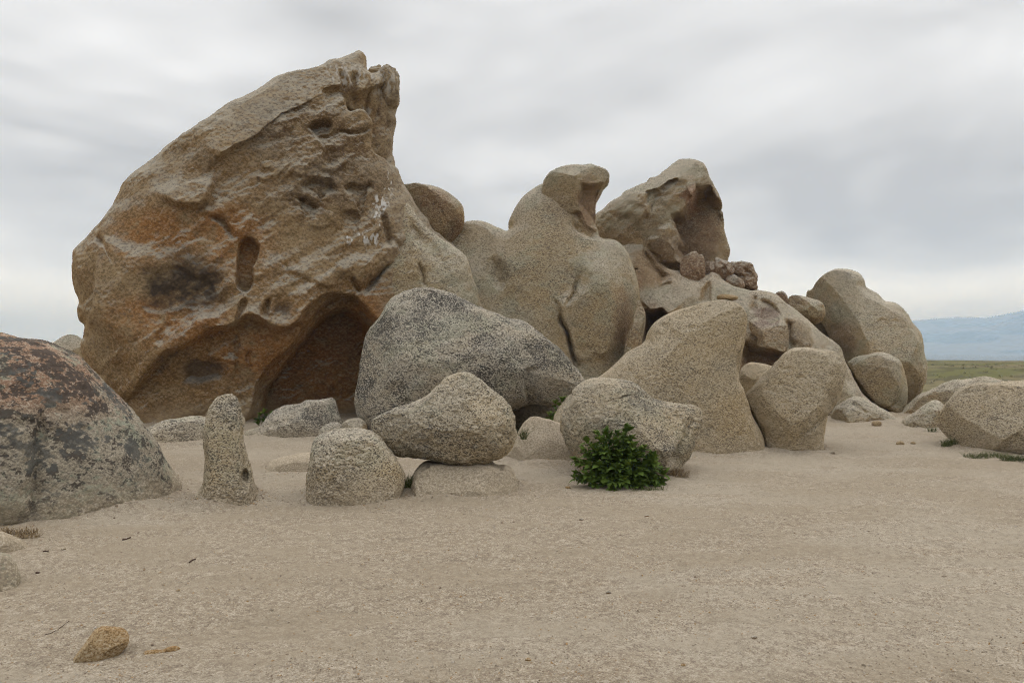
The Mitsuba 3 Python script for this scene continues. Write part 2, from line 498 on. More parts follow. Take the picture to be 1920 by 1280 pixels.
bsdf('granite_sandy', granite((0.285, 0.24, 0.18), (0.31, 0.265, 0.205), (0.09, 0.07, 0.05), f=80, k_dark=0.6, k_light=0.5, dust=1.0, blotch=0.3))
bsdf('granite_rubble', granite((0.22, 0.19, 0.15), (0.19, 0.125, 0.08), DARK, f=30, k_dark=0.5, k_light=0.35, stain=0.8, top=0.4))
bsdf('granite_ochre', granite((0.28, 0.215, 0.135), (0.24, 0.16, 0.085), (0.1, 0.06, 0.03), f=110, k_dark=0.6, k_light=0.3))


def lichen_rock(p, n, uv):
    m = mikit.fbm(p.x * 1.3, p.y * 1.3, p.z * 1.3 + 3, 3)
    m2 = mikit.fbm(p.x * 7, p.y * 7, p.z * 7 + 1, 3)
    m3 = mikit.fbm(p.x * 26, p.y * 26, p.z * 26, 2)
    fine = nz(p.x * 75, p.y * 75, p.z * 75)
    high = ss(0.75, 1.25, p.z + 0.5 * (m - 0.5))
    col = mix(C(0.235, 0.205, 0.155), C(0.23, 0.145, 0.095), high * ss(0.25, 0.5, m))
    dk, lt = speckle(p, 62)
    col = mix(col, C(0.44, 0.39, 0.32), 0.5 * lt)
    g = mikit.fbm(p.x * 2.6 + 40, p.y * 2.6, p.z * 2.6, 3) * 0.6 + 0.4 * m3
    col = mix(col, C(0.235, 0.25, 0.19), 0.75 * ss(0.49, 0.60, g - 0.05 * high))
    cover = 0.5 * m2 + 0.32 * m3 + 0.18 * fine
    col = mix(col, C(0.055, 0.046, 0.04), 0.88 * ss(0.522, 0.59, cover + 0.05 * high + 0.10 * (m - 0.5)))
    grey = mikit.fbm(p.x * 3.6 + 9, p.y * 3.6, p.z * 3.6, 3) * 0.7 + 0.3 * m3
    col = mix(col, C(0.085, 0.085, 0.078), 0.8 * ss(0.58, 0.64, grey))
    col = mix(col, C(0.06, 0.05, 0.042), 0.4 * dk)
    return mix(col, mix(C(0.275, 0.226, 0.160), C(0.39, 0.335, 0.255), lt), 0.8 * ss(0.34, 0.02, p.z + 0.4 * (m2 - 0.5)) * (1 - 0.5 * dk))


bsdf('granite_lichen', lichen_rock)


def ground_colour(p, n, uv):
    m = mikit.fbm(p.x * 0.5 + 3, p.y * 0.9, 0, 4)
    m2 = mikit.fbm(p.x * 2.2, p.y * 4.5, 5, 3)
    f = 115.0
    a = nz(p.x * f, p.y * f, 1.0)
    b = nz(p.x * f * 2.1, p.y * f * 2.1, 2.0)
    c2 = nz(p.x * 33, p.y * 33, 4.0)
    g = 0.4 * a + 0.35 * b + 0.25 * c2
    col = mix(C(0.252, 0.208, 0.150), C(0.288, 0.246, 0.186), ss(0.35, 0.65, m))
    col = mix(col, C(0.25, 0.197, 0.135), 0.4 * ss(0.56, 0.72, m2 * 0.7 + m * 0.3))
    loose = ss(0.3, 0.6, m2)
    col = mix(col, C(0.16, 0.125, 0.095), (0.35 + 0.4 * loose) * ss(0.54, 0.68, g))
    col = mix(col, C(0.40, 0.35, 0.28), (0.3 + 0.4 * loose) * ss(0.54, 0.68, 1 - g))
    far = ss(26.0, 42.0, dr.sqrt(p.x * p.x + p.y * p.y))
    h1 = mikit.fbm(p.x * 0.12, p.y * 0.12, 2, 4)
    h2 = mikit.fbm(p.x * 0.7, p.y * 0.7, 6, 3)
    hill = mix(C(0.125, 0.12, 0.05), C(0.165, 0.14, 0.075), ss(0.4, 0.62, h1))
    hill = mix(hill, C(0.085, 0.075, 0.045), 0.6 * ss(0.5, 0.62, h2))
    return mix(col, hill, far)


def ground_bump(p, n, uv):
    return 0.006 * nz(p.x * 60, p.y * 60, 0) + 0.003 * nz(p.x * 150, p.y * 150, 3)


bsdf('gravel', ground_colour, rough=0.95, spec=0.1, bump=ground_bump)

# ------------------------------------------------------------------ the great rock on the left
W = 'scarp'
main_outline = [(137, 478), (142, 468), (159, 454), (182, 433), (210, 400), (224, 375), (241, 349), (264, 326), (302, 300), (340, 270), (370, 252), (398, 236), (425, 217), (460, 197),
                (494, 183), (510, 170), (536, 157), (552, 155), (590, 145), (609, 131), (625, 128), (655, 115), (667, 107), (678, 114), (684, 123), (685, 146), (687, 154), (692, 153), (694, 146), (706, 142), (716, 146), (728, 146),
                (740, 150), (746, 160), (746, 185), (744, 211), (740, 230), (742, 242), (737, 258), (733, 291), (735, 314), (740, 331), (746, 343), (759, 366), (780, 401), (817, 441), (850, 461), (862, 476),
                (863, 500), (868, 540), (885, 620), (905, 760), (900, 900), (840, 1010), (700, 1060), (450, 1060), (300, 1010), (240, 900), (200, 780), (172, 715), (157, 675), (151, 662), (151, 641), (157, 630), (160, 618), (162, 610),
                (155, 607), (150, 592), (151, 577), (155, 568), (143, 546), (137, 512)]
main_feats = [
    ('scarp', [(196, 440), (186, 480), (182, 520), (180, 550), (176, 580), (165, 625)], 60, 0.4, 'L'),
    ('groove', [(180, 438), (194, 459), (208, 482), (220, 502)], 3.5, 0.14),
    ('scarp', [(292, 362), (318, 380), (335, 387), (379, 388), (393, 370), (400, 345), (398, 325)], 50, 0.32, 'L'),
    ('scarp', [(380, 390), (390, 409), (406, 405), (426, 400)], 25, 0.12, 'L'),
    ('groove', [(378, 402), (400, 408), (416, 415), (430, 434), (445, 456)], 3, 0.12),
    ('scarp', [(462, 402), (471, 412), (471, 430), (451, 451)], 30, 0.14, 'R'),
    ('slot', [(451, 455), (461, 447), (475, 450), (486, 462), (484, 488), (477, 506), (475, 534), (465, 547), (454, 545), (445, 532), (447, 488)], 0.42, 2.5),
    ('scarp', [(322, 478), (345, 460), (366, 452), (392, 444)], 25, 0.1, 'R'),
    ('scarp', [(234, 758), (242, 752), (256, 732), (273, 712), (300, 676), (325, 658), (353, 648), (379, 631), (393, 621), (428, 616), (445, 608), (460, 597), (475, 595), (490, 601), (510, 612), (540, 617), (556, 607), (567, 590), (590, 566), (620, 553), (660, 545)], 80, 0.62, 'L'),
    ('groove', [(461, 558), (452, 589), (444, 609)], 3, 0.14),
    ('groove', [(505, 556), (501, 575), (494, 603)], 3.5, 0.16),
    ('groove', [(445, 612), (444, 660), (446, 720)], 2.2, 0.06),
    ('groove', [(475, 650), (465, 670), (468, 700)], 2.2, 0.06),
    ('scarp', [(385, 668), (405, 674), (436, 678), (450, 670)], 25, 0.13, 'L'),
    ('dent', [(448, 810), (462, 782), (474, 745), (490, 702), (515, 672), (550, 642), (572, 608), (592, 578), (622, 556), (650, 550), (672, 556), (692, 576), (710, 606), (722, 700), (722, 860), (448, 860)], 0.55, 9),
    ('dent', [(470, 830), (482, 776), (494, 734), (520, 696), (553, 655), (582, 618), (602, 594), (622, 580), (645, 573), (669, 578), (688, 594), (704, 616), (722, 700), (740, 800), (740, 900), (470, 900)], 1.15, 9),
    ('scarp', [(563, 357), (571, 342), (584, 334), (605, 337), (620, 337), (629, 350), (635, 364)], 32, -0.36, 'R'),
    ('scarp', [(553, 374), (562, 368), (576, 374), (602, 390)], 22, -0.24, 'R'),
    ('scarp', [(642, 358), (655, 346), (675, 348), (695, 344), (702, 358)], 30, -0.28, 'R'),
    ('scarp', [(640, 395), (655, 397), (676, 401)], 20, -0.18, 'R'),
    ('scarp', [(576, 240), (590, 230), (607, 226), (626, 233)], 34, -0.32, 'R'),
    ('scarp', [(598, 322), (612, 319), (628, 321)], 10, -0.12, 'R'),
    ('dent', [(600, 300), (606, 280), (620, 272), (634, 284), (636, 306), (618, 312)], 0.12, 10),
    ('groove', [(583, 244), (604, 253), (643, 245), (658, 248), (693, 241), (712, 231)], 2.5, 0.1),
    ('scarp', [(380, 330), (412, 300), (442, 277), (477, 249), (503, 230), (531, 208), (560, 195), (594, 178), (622, 186)], 70, 0.34, 'L'),
    ('scarp', [(646, 150), (646, 172), (655, 204), (681, 204), (698, 225), (699, 244), (704, 281), (720, 291), (733, 308), (742, 335)], 55, -0.6, 'L'),
    ('groove', [(690, 150), (691, 190), (690, 222)], 3, 0.08),
    ('groove', [(713, 145), (711, 200), (708, 230)], 3, 0.07),
    ('groove', [(729, 150), (729, 200), (726, 260)], 3, 0.05),
    ('groove', [(672, 130), (664, 160), (668, 195)], 4, 0.15),
    ('groove', [(640, 128), (646, 150), (640, 180)], 4, 0.12),
    ('scarp', [(600, 166), (625, 163), (645, 160)], 22, -0.24, 'R'),
    ('groove', [(632, 199), (655, 192), (680, 201)], 2.5, 0.1),
    ('bump', [(648, 478), (700, 473), (713, 495), (710, 516), (690, 540), (668, 546), (640, 532), (625, 500)], 0.2, 26),
    ('groove', [(738, 490), (714, 513), (693, 537), (678, 551)], 4, 0.25),
    ('groove', [(658, 518), (667, 536), (678, 552)], 2.5, 0.12),
    ('groove', [(718, 392), (728, 440), (735, 470)], 4, 0.16),
    ('scarp', [(736, 440), (744, 450), (752, 460), (748, 470)], 10, -0.14, 'R'),
    ('groove', [(786, 490), (790, 508), (800, 540)], 4, 0.16),
    ('groove', [(762, 420), (785, 450), (800, 470)], 5, 0.12),
    ('bump', [(486, 305), (510, 300), (513, 315), (491, 321)], 0.1, 5),
    ('bump', [(478, 331), (500, 321), (516, 325), (512, 339), (490, 344)], 0.1, 5),
    ('bump', [(545, 316), (575, 303), (581, 320), (566, 334), (547, 331)], 0.09, 6),
    ('scarp', [(520, 345), (522, 318), (560, 300), (590, 285)], 25, 0.08, 'R'),
    ('groove', [(520, 355), (522, 335), (540, 315), (566, 296)], 2, 0.06),
    ('scarp', [(575, 420), (590, 428), (612, 425), (632, 404)], 16, 0.09, 'L'),
    ('scarp', [(530, 508), (570, 520), (610, 540), (640, 535)], 22, 0.1, 'L'),
    ('dent', [(340, 700), (350, 680), (385, 668), (425, 690), (420, 712), (380, 722), (345, 718)], 0.18, 16),
    ('bump', [(335, 640), (345, 620), (375, 590), (410, 585), (420, 600), (385, 620), (355, 645)], 0.1, 12),
    ('groove', [(300, 650), (310, 625), (330, 600)], 5, 0.1),
    ('dent', [(270, 575), (278, 530), (300, 505), (335, 495), (370, 515), (415, 510), (420, 545), (405, 577), (350, 582), (290, 590)], 0.07, 8),
]
fr = rock('eagle_rock', 'granite_rust', 18.8, main_outline, 2.75, 2.6, main_feats, cell=1.8, p=0.34, lump=(0.7, 0.07), rough=0.016, plates=0.085, flat=0.8, facets=3, cut=0.6, wob=1.2, lean=0.1, seed=1)


SOOT = [patch_at(fr, 300, 545, 34, 42, -2.3), patch_at(fr, 345, 535, 55, 48, -2.3), patch_at(fr, 397, 540, 28, 36, -2.3)]
SOOT2 = [patch_at(fr, 378, 690, 46, 26, -2.2), patch_at(fr, 535, 578, 16, 14, -2.4)]
RUSTY = [patch_at(fr, 430, 450, 75, 70, -2.4), patch_at(fr, 300, 440, 110, 60, -2.2), patch_at(fr, 490, 660, 90, 60, -2.4), patch_at(fr, 330, 600, 120, 40, -2.3), patch_at(fr, 700, 600, 50, 70, -2), patch_at(fr, 600, 700, 90, 120, -1.2)]
BROWNY = [patch_at(fr, 640, 290, 75, 75, -2.2), patch_at(fr, 560, 240, 110, 60, -2), patch_at(fr, 610, 370, 90, 40, -2.3)]
WHITE = [patch_at(fr, 717, 372, 11, 30, -1.8), patch_at(fr, 703, 398, 8, 12, -1.8), patch_at(fr, 708, 425, 4, 30, -1.8), patch_at(fr, 680, 448, 34, 16, -2.0), patch_at(fr, 728, 340, 8, 26, -1.6)]
WTOP = [patch_at(fr, 640, 150, 45, 30, -1.3), patch_at(fr, 715, 165, 26, 40, -1.0), patch_at(fr, 690, 210, 25, 12, -1.5)]


def rust_rock(p, n, uv):
    x = (p.x - float(fr.o[0])) * float(fr.ex[0]) + (p.y - float(fr.o[1])) * float(fr.ex[1])
    z = p.z
    m = mikit.fbm(p.x * 0.8, p.y * 0.8, z * 0.8 + 3, 3)
    m2 = mikit.fbm(p.x * 2.9 + 5, p.y * 2.9, z * 2.9, 4)
    m3 = mikit.fbm(p.x * 9 + 5, p.y * 9, z * 9, 3)
    wx, wz = 0.55 * (m2 - 0.5) + 0.25 * (m3 - 0.5), 0.55 * (m - 0.5) + 0.3 * (m3 - 0.5)

    def blob(spots, a=1.25, b=0.6):
        v = mi.Float(0)
        for cx, cz, rx, rz in spots:
            d = dr.sqrt(dr.square((x + wx - float(cx)) / float(rx)) + dr.square((z + wz - float(cz)) / float(rz)))
            v = dr.maximum(v, ss(a, b, d))
        return v
    col = mix(C(0.235, 0.165, 0.09), C(0.20, 0.122, 0.055), ss(0.35, 0.62, m * 0.5 + m2 * 0.5))
    col = mix(col, C(0.25, 0.115, 0.038), 0.85 * blob(RUSTY, 1.4, 0.3) * ss(0.25, 0.55, m2 * 0.6 + m3 * 0.4))
    col = mix(col, C(0.115, 0.07, 0.034), 0.9 * blob(BROWNY, 1.35, 0.4) * ss(0.15, 0.5, m2))
    col = mix(col, C(0.305, 0.28, 0.23), 0.85 * ss(0.1, 0.7, n.z + 0.7 * (m2 - 0.5)))
    grey = ss(0.46, 0.66, 0.6 * m + 0.4 * m3) * ss(3.2, 6.0, z)
    col = mix(col, C(0.225, 0.19, 0.14), 0.55 * grey)
    right = ss(float(patch_at(fr, 690, 430, 1, 1, -1.9)[0]), float(patch_at(fr, 790, 430, 1, 1, -1.9)[0]), x + wx)
    col = mix(col, C(0.29, 0.25, 0.19), 0.6 * right)
    col = col * (0.78 + 0.44 * m3)
    dk, lt = speckle(p, 24)
    col = mix(col, C(0.06, 0.045, 0.03), 0.42 * dk)
    col = mix(col, C(0.42, 0.32, 0.2), 0.3 * lt)
    col = mix(col, C(0.028, 0.022, 0.018), 0.9 * blob(SOOT, 1.45, 0.35) * ss(0.1, 0.6, m3 * 0.6 + m2 * 0.4))
    col = mix(col, C(0.06, 0.045, 0.035), 0.65 * blob(SOOT2, 1.2, 0.5))
    streak = nz(x * 22, 0.5, z * 2.6) * 0.6 + 0.4 * nz(x * 30, 3, z * 14)
    col = mix(col, C(0.62, 0.61, 0.58), 0.8 * blob(WHITE, 1.1, 0.5) * ss(0.5, 0.66, streak))
    col = mix(col, C(0.45, 0.43, 0.39), 0.6 * blob(WTOP, 1.2, 0.5) * ss(0.45, 0.65, streak))
    return mix(col, C(0.38, 0.30, 0.20), 0.4 * ss(0.6, 0.0, z + 0.5 * (m2 - 0.5)))


bsdf('granite_rust', rust_rock)

# ------------------------------------------------------------------ the rest of the formation
rock('eagle_rock__crest_block', 'granite_rust', 18.8, [(691, 162), (690, 142), (693, 133), (700, 129), (713, 125), (715, 135), (713, 146), (710, 170)], 0.5, 0.5, cell=1.0, p=0.36, rough=0.022, lump=(0.2, 0.03), seed=2, contact=False)
rock('eagle_rock__crest_block_001', 'granite_rust', 18.7, [(712, 170), (713, 142), (719, 134), (729, 131), (734, 134), (741, 136), (747, 147), (748, 168), (745, 200), (725, 205)], 0.75, 0.6, [('groove', [(728, 134), (727, 160), (729, 190)], 3, 0.08)], cell=1.0, p=0.36, rough=0.022, lump=(0.2, 0.03), seed=3, contact=False)
rock('eagle_rock__side_lobe', 'granite_rust', 19.6, [(150, 593), (151, 577), (157, 567), (168, 566), (176, 585), (172, 603), (163, 612), (155, 607)], 0.35, 0.4, cell=1.4, rough=0.012, lump=(0.3, 0.02), seed=4, contact=False)

rock('eagle_rock__shoulder', 'granite_body', 18.5, [(738, 350), (746, 344), (759, 366), (780, 401), (817, 441), (850, 461), (874, 482), (884, 512), (896, 556), (915, 610), (940, 700), (920, 900), (780, 950), (715, 800), (700, 650), (706, 500), (722, 420)], 1.15, 1.2,
     [('groove', [(762, 400), (785, 440), (812, 470), (840, 520)], 14, 0.1), ('groove', [(784, 488), (790, 508), (800, 540)], 3.5, 0.12), ('scarp', [(770, 420), (782, 432), (796, 452)], 12, -0.1, 'R'), ('scarp', [(735, 440), (746, 452), (752, 466)], 12, -0.12, 'R')],
     cell=1.6, p=0.36, lump=(0.6, 0.05), rough=0.012, plates=0.03, facets=4, cut=0.6, seed=50, contact=False)
labels['eagle_rock__shoulder'] = {'label': 'grey tan shoulder sloping down on the right flank'}
rock('wedged_boulder', 'granite_tan', 19.7, [(740, 352), (763, 348), (798, 350), (826, 356), (845, 368), (862, 387), (868, 398), (869, 426), (862, 445), (851, 463), (820, 475), (780, 440), (750, 390)], 1.0, 1.2,
     [('scarp', [(758, 352), (790, 365), (820, 385), (838, 405), (840, 425)], 35, 0.3, 'L'), ('groove', [(842, 402), (846, 430), (850, 458)], 6, 0.1)], cell=1.6, lump=(0.6, 0.05), seed=5, contact=False)

body_outline = [(832, 480), (846, 444), (861, 425), (874, 418), (888, 416), (904, 416), (925, 424), (944, 434), (953, 437), (953, 422), (962, 401), (979, 373), (998, 358), (1016, 349), (1040, 345), (1075, 350), (1100, 375), (1108, 405), (1119, 434), (1124, 449), (1150, 453),
                (1162, 460), (1178, 481), (1185, 505), (1193, 533), (1197, 556), (1193, 587), (1184, 609), (1176, 634), (1180, 680), (1190, 760), (1190, 900), (1130, 1000), (950, 1010), (860, 950), (815, 800), (818, 600), (824, 530)]
body_feats = [('groove', [(1086, 515), (1077, 546), (1065, 569), (1055, 582)], 2.5, 0.10), ('groove', [(1034, 556), (1044, 572), (1052, 587), (1054, 596)], 2.5, 0.06), ('groove', [(1052, 575), (1054, 600), (1067, 631), (1076, 665), (1083, 700)], 3.5, 0.3),
              ('scarp', [(1036, 560), (1052, 588), (1055, 606), (1067, 631), (1076, 665), (1083, 690)], 70, 0.22, 'L'),
              ('groove', [(958, 425), (940, 452), (925, 490), (930, 540), (960, 620)], 34, 0.14), ('dent', [(910, 480), (935, 475), (955, 500), (950, 540), (925, 545), (908, 515)], 0.16, 24),
              ('groove', [(872, 425), (868, 470)], 8, 0.1), ('scarp', [(1078, 412), (1078, 430), (1095, 442), (1120, 450)], 14, -0.25, 'L'),
              ('bump', [(1080, 480), (1140, 470), (1180, 520), (1185, 600), (1140, 690), (1090, 650), (1070, 560)], 0.25, 50)]
rock('pale_body_rock', 'granite_body', 20.2, body_outline, 1.9, 2.2, body_feats, facets=3, cut=0.6, cell=1.9, p=0.4, lump=(0.9, 0.04), rough=0.01, flat=0.6, seed=6)
rock('pale_body_rock__head_block', 'granite_body', 19.55, [(1016, 372), (1018, 350), (1024, 338), (1049, 318), (1073, 314), (1096, 315), (1105, 311), (1122, 316), (1138, 323), (1143, 334), (1140, 343), (1131, 352), (1121, 369), (1116, 386), (1117, 411), (1120, 432), (1110, 446), (1092, 440), (1075, 424), (1040, 414), (1020, 398)], 0.95, 1.3,
     [('dent', [(1089, 338), (1108, 340), (1130, 347), (1124, 370), (1120, 390), (1122, 430), (1096, 418), (1091, 395), (1080, 376), (1082, 352)], 0.55, 9),
      ('scarp', [(1022, 345), (1050, 326), (1068, 333), (1090, 337), (1112, 331), (1130, 344), (1142, 352)], 14, 0.2, 'L'), ('groove', [(1050, 410), (1070, 404), (1092, 402)], 5, 0.2)],
     cell=1.4, p=0.36, lump=(0.4, 0.05), rough=0.012, seed=7, contact=False)

wing_outline = [(1105, 430), (1117, 408), (1134, 395), (1150, 381), (1166, 371), (1168, 365), (1176, 362), (1196, 354), (1212, 350), (1216, 343), (1234, 338), (1253, 324), (1262, 313), (1275, 304), (1290, 306), (1305, 311), (1323, 322), (1330, 339), (1345, 364),
                (1355, 397), (1362, 430), (1371, 458), (1371, 473), (1366, 489), (1362, 560), (1310, 630), (1230, 610), (1160, 550), (1100, 490)]
wing_feats = [('dent', [(1259, 414), (1262, 400), (1280, 392), (1290, 375), (1299, 352), (1318, 344), (1336, 352), (1360, 395), (1385, 440), (1395, 490), (1380, 530), (1288, 545), (1277, 506), (1271, 470)], 1.25, 13),
              ('scarp', [(1205, 430), (1213, 398), (1214, 372), (1236, 352), (1266, 333), (1272, 350)], 34, 0.34, 'L'), ('groove', [(1215, 400), (1230, 372), (1240, 362)], 3, 0.06),
              ('bump', [(1212, 458), (1222, 440), (1240, 425), (1257, 420), (1268, 460), (1278, 508), (1250, 500), (1228, 478)], 0.25, 10), ('bump', [(1284, 350), (1296, 345), (1312, 352), (1314, 366), (1300, 374), (1288, 366)], 0.3, 8)]
rock('hollow_wing_rock', 'granite_tan', 22.3, wing_outline, 1.9, 1.8, wing_feats, facets=4, cut=0.6, wob=4.5, cell=1.7, p=0.36, lump=(0.6, 0.08), rough=0.02, plates=0.06, flat=0.5, lean=0.1, seed=8, contact=False)

low_outline = [(1140, 480), (1160, 464), (1180, 458), (1207, 456), (1226, 470), (1244, 494), (1262, 506), (1290, 512), (1327, 517), (1332, 511), (1343, 509), (1356, 515), (1362, 526), (1382, 537), (1409, 546), (1420, 544), (1431, 546), (1454, 553), (1469, 566), (1497, 586),
               (1525, 611), (1553, 633), (1572, 648), (1578, 665), (1590, 690), (1610, 730), (1635, 757), (1665, 775), (1700, 830), (1650, 950), (1400, 1000), (1200, 960), (1140, 800), (1130, 600)]
low_feats = [('dent', [(1194, 472), (1210, 459), (1219, 469), (1236, 488), (1254, 504), (1262, 518), (1248, 530), (1232, 541), (1215, 519), (1200, 497)], 0.6, 20),
             ('groove', [(1184, 504), (1198, 501)], 4, 0.35), ('dent', [(1186, 507), (1197, 503), (1209, 527), (1195, 533)], 0.15, 5), ('groove', [(1230, 545), (1243, 534), (1262, 528)], 3, 0.14),
             ('groove', [(1330, 525), (1325, 545), (1322, 575)], 6, 0.2), ('dent', [(1206, 650), (1206, 580), (1222, 582), (1240, 574), (1255, 592), (1245, 612), (1225, 650)], 1.1, 9),
             ('scarp', [(1200, 562), (1222, 580), (1242, 574), (1262, 592)], 25, 0.2, 'L'), ('scarp', [(1418, 566), (1432, 562), (1450, 572), (1464, 590)], 34, -0.24, 'R'), ('groove', [(1408, 548), (1415, 565), (1410, 590)], 4, 0.15), ('groove', [(1478, 596), (1480, 630), (1478, 660)], 6, 0.3), ('scarp', [(1485, 585), (1508, 604), (1520, 626), (1519, 645), (1508, 662)], 22, 0.16, 'R'),
             ('dent', [(1395, 640), (1425, 648), (1470, 655), (1485, 650), (1490, 710), (1440, 710), (1395, 700)], 0.7, 14), ('scarp', [(1545, 632), (1562, 655), (1575, 690), (1600, 740)], 30, -0.25, 'L'),
             ('groove', [(1285, 515), (1305, 522), (1318, 535)], 6, 0.12)]
rock('sloping_slab_rock', 'granite_tan', 20.6, low_outline, 2.3, 2.0, low_feats, facets=4, cut=0.6, cell=1.7, lump=(0.6, 0.06), rough=0.016, flat=0.4, seed=9)

rock('rock_sliver', 'granite_tan', 18.4, [(1197, 562), (1206, 575), (1209, 590), (1208, 614), (1205, 636), (1198, 690), (1185, 720), (1170, 700), (1172, 650), (1183, 612), (1191, 585)], 0.35, 0.6, cell=1.4, lump=(0.4, 0.04), seed=10, contact=False)
rock('angular_block', 'granite_tan', 18.2, [(1404, 605), (1408, 600), (1424, 594), (1438, 602), (1450, 606), (1458, 602), (1465, 594), (1471, 600), (1477, 613), (1479, 628), (1477, 651), (1471, 659), (1456, 655), (1442, 653), (1420, 647), (1421, 634), (1408, 622)], 0.5, 0.8,
     [('scarp', [(1404, 606), (1420, 614), (1440, 632), (1462, 642), (1480, 642)], 40, 0.25, 'R'), ('scarp', [(1448, 612), (1456, 624), (1470, 630), (1478, 632)], 20, 0.1, 'L')],
     cell=1.1, p=0.3, lump=(0.3, 0.015), rough=0.012, facets=14, cut=1.8, seed=11, contact=False)
rock('wedged_cobble', 'granite_pale', 17.4, [(1384, 710), (1388, 695), (1396, 686), (1408, 680), (1428, 682), (1450, 690), (1456, 720), (1420, 750), (1395, 745), (1386, 728)], 0.5, 0.5, cell=1.5, lump=(0.5, 0.04), seed=12, contact=False)
rock('flat_stone', 'granite_ochre', 12.75, [(1343, 558), (1346, 554), (1356, 552), (1376, 554), (1383, 557), (1382, 561), (1374, 564), (1362, 562), (1347, 562)], 0.14, 0.14, cell=0.8, lump=(0.1, 0.012), rough=0.004, seed=13, contact=False)
rock('stump_rock', 'granite_rubble', 20.2, [(1278, 520), (1276, 492), (1283, 481), (1291, 477), (1298, 473), (1305, 471), (1309, 476), (1312, 480), (1316, 476), (1321, 489), (1322, 512), (1318, 528), (1300, 535)], 0.35, 0.4,
     [('groove', [(1296, 478), (1295, 520)], 2.2, 0.035), ('groove', [(1304, 476), (1303, 522)], 2, 0.03), ('groove', [(1312, 480), (1312, 524)], 2.2, 0.04)], cell=1.1, p=0.3, lump=(0.2, 0.02), rough=0.015, seed=14, contact=False, ani=(1.5, 1.5, 0.4))
rock('rubble_rock', 'granite_rubble', 20.5, [(1322, 515), (1323, 497), (1332, 491), (1341, 493), (1345, 505), (1342, 520), (1330, 524)], 0.3, 0.3, cell=1.1, p=0.3, lump=(0.2, 0.05), rough=0.015, plates=0.05, seed=15, contact=False)
rock('rubble_rock_001', 'granite_rubble', 20.5, [(1337, 512), (1339, 493), (1345, 485), (1353, 489), (1361, 491), (1371, 498), (1377, 510), (1372, 520), (1362, 524), (1345, 524)], 0.4, 0.4, [('groove', [(1352, 490), (1358, 505), (1352, 520)], 3, 0.1)], cell=1.1, p=0.3, lump=(0.2, 0.06), rough=0.02, plates=0.06, seed=16, contact=False)
rock('rubble_rock_002', 'granite_rubble', 20.7, [(1367, 500), (1370, 492), (1380, 491), (1391, 489), (1402, 493), (1411, 498), (1416, 509), (1418, 528), (1419, 542), (1412, 548), (1398, 546), (1385, 535), (1376, 520)], 0.5, 0.5,
     [('groove', [(1374, 512), (1388, 518), (1404, 522)], 3, 0.12), ('groove', [(1395, 496), (1402, 508), (1412, 512)], 3, 0.1)], cell=1.1, p=0.3, lump=(0.2, 0.07), rough=0.025, plates=0.08, seed=17, contact=False)
rock('rubble_rock_003', 'granite_rubble', 20.3, [(1360, 528), (1362, 520), (1371, 515), (1382, 519), (1390, 525), (1396, 536), (1392, 546), (1375, 545), (1365, 538)], 0.35, 0.35, cell=1.1, p=0.32, lump=(0.2, 0.05), rough=0.015, plates=0.05, seed=18, contact=False)
rock('gap_cobble', 'granite_rubble', 21.4, [(1450, 556), (1455, 549), (1460, 546), (1468, 546), (1475, 552), (1479, 562), (1479, 575), (1465, 580), (1452, 570)], 0.3, 0.3, cell=1.4, lump=(0.3, 0.03), seed=19, contact=False)
rock('perched_boulder', 'granite_tan', 20.6, [(1479, 568), (1481, 558), (1486, 555), (1494, 554), (1510, 557), (1526, 561), (1542, 569), (1546, 583), (1543, 597), (1530, 607), (1515, 607), (1500, 595), (1486, 580)], 0.55, 0.6,
     [('scarp', [(1483, 566), (1505, 575), (1520, 590), (1528, 604)], 22, 0.14, 'L'), ('groove', [(1482, 565), (1500, 565)], 2, 0.05)], cell=1.2, p=0.4, lump=(0.4, 0.05), seed=20, contact=False)
rock('leaning_giant_boulder', 'granite_body', 22.0, [(1512, 562), (1515, 543), (1521, 543), (1527, 530), (1546, 513), (1568, 504), (1596, 508), (1614, 517), (1622, 530), (1624, 540), (1643, 552), (1658, 567), (1674, 570), (1693, 586), (1711, 608), (1727, 633), (1733, 661),
                                                    (1740, 685), (1736, 708), (1727, 730), (1714, 752), (1705, 768), (1690, 800), (1650, 800), (1615, 740), (1585, 685), (1562, 645), (1545, 612), (1525, 590)], 2.1, 2.0,
     [('scarp', [(1538, 598), (1556, 613), (1568, 621), (1580, 631), (1593, 638), (1606, 639)], 30, 0.22, 'L'), ('scarp', [(1550, 625), (1580, 660), (1600, 685), (1650, 690)], 40, 0.5, 'L'), ('groove', [(1622, 530), (1612, 560), (1600, 590)], 14, 0.14),
      ('bump', [(1545, 525), (1580, 512), (1612, 525), (1612, 570), (1580, 600), (1545, 580)], 0.22, 30)], cell=1.7, lump=(0.8, 0.1), rough=0.013, flat=0.3, seed=21)
rock('freckled_boulder', 'granite_body', 20.1, [(1588, 680), (1596, 675), (1605, 670), (1627, 664), (1649, 660), (1671, 666), (1689, 677), (1699, 705), (1702, 730), (1701, 760), (1697, 790), (1680, 790), (1668, 772), (1658, 766), (1636, 757), (1617, 728), (1599, 703)], 0.8, 0.9,
     [('scarp', [(1689, 680), (1692, 720), (1680, 750), (1664, 768)], 18, -0.25, 'L'), ('scarp', [(1592, 690), (1606, 715), (1622, 740), (1640, 756)], 20, -0.18, 'R')], cell=1.4, lump=(0.5, 0.05), seed=22)

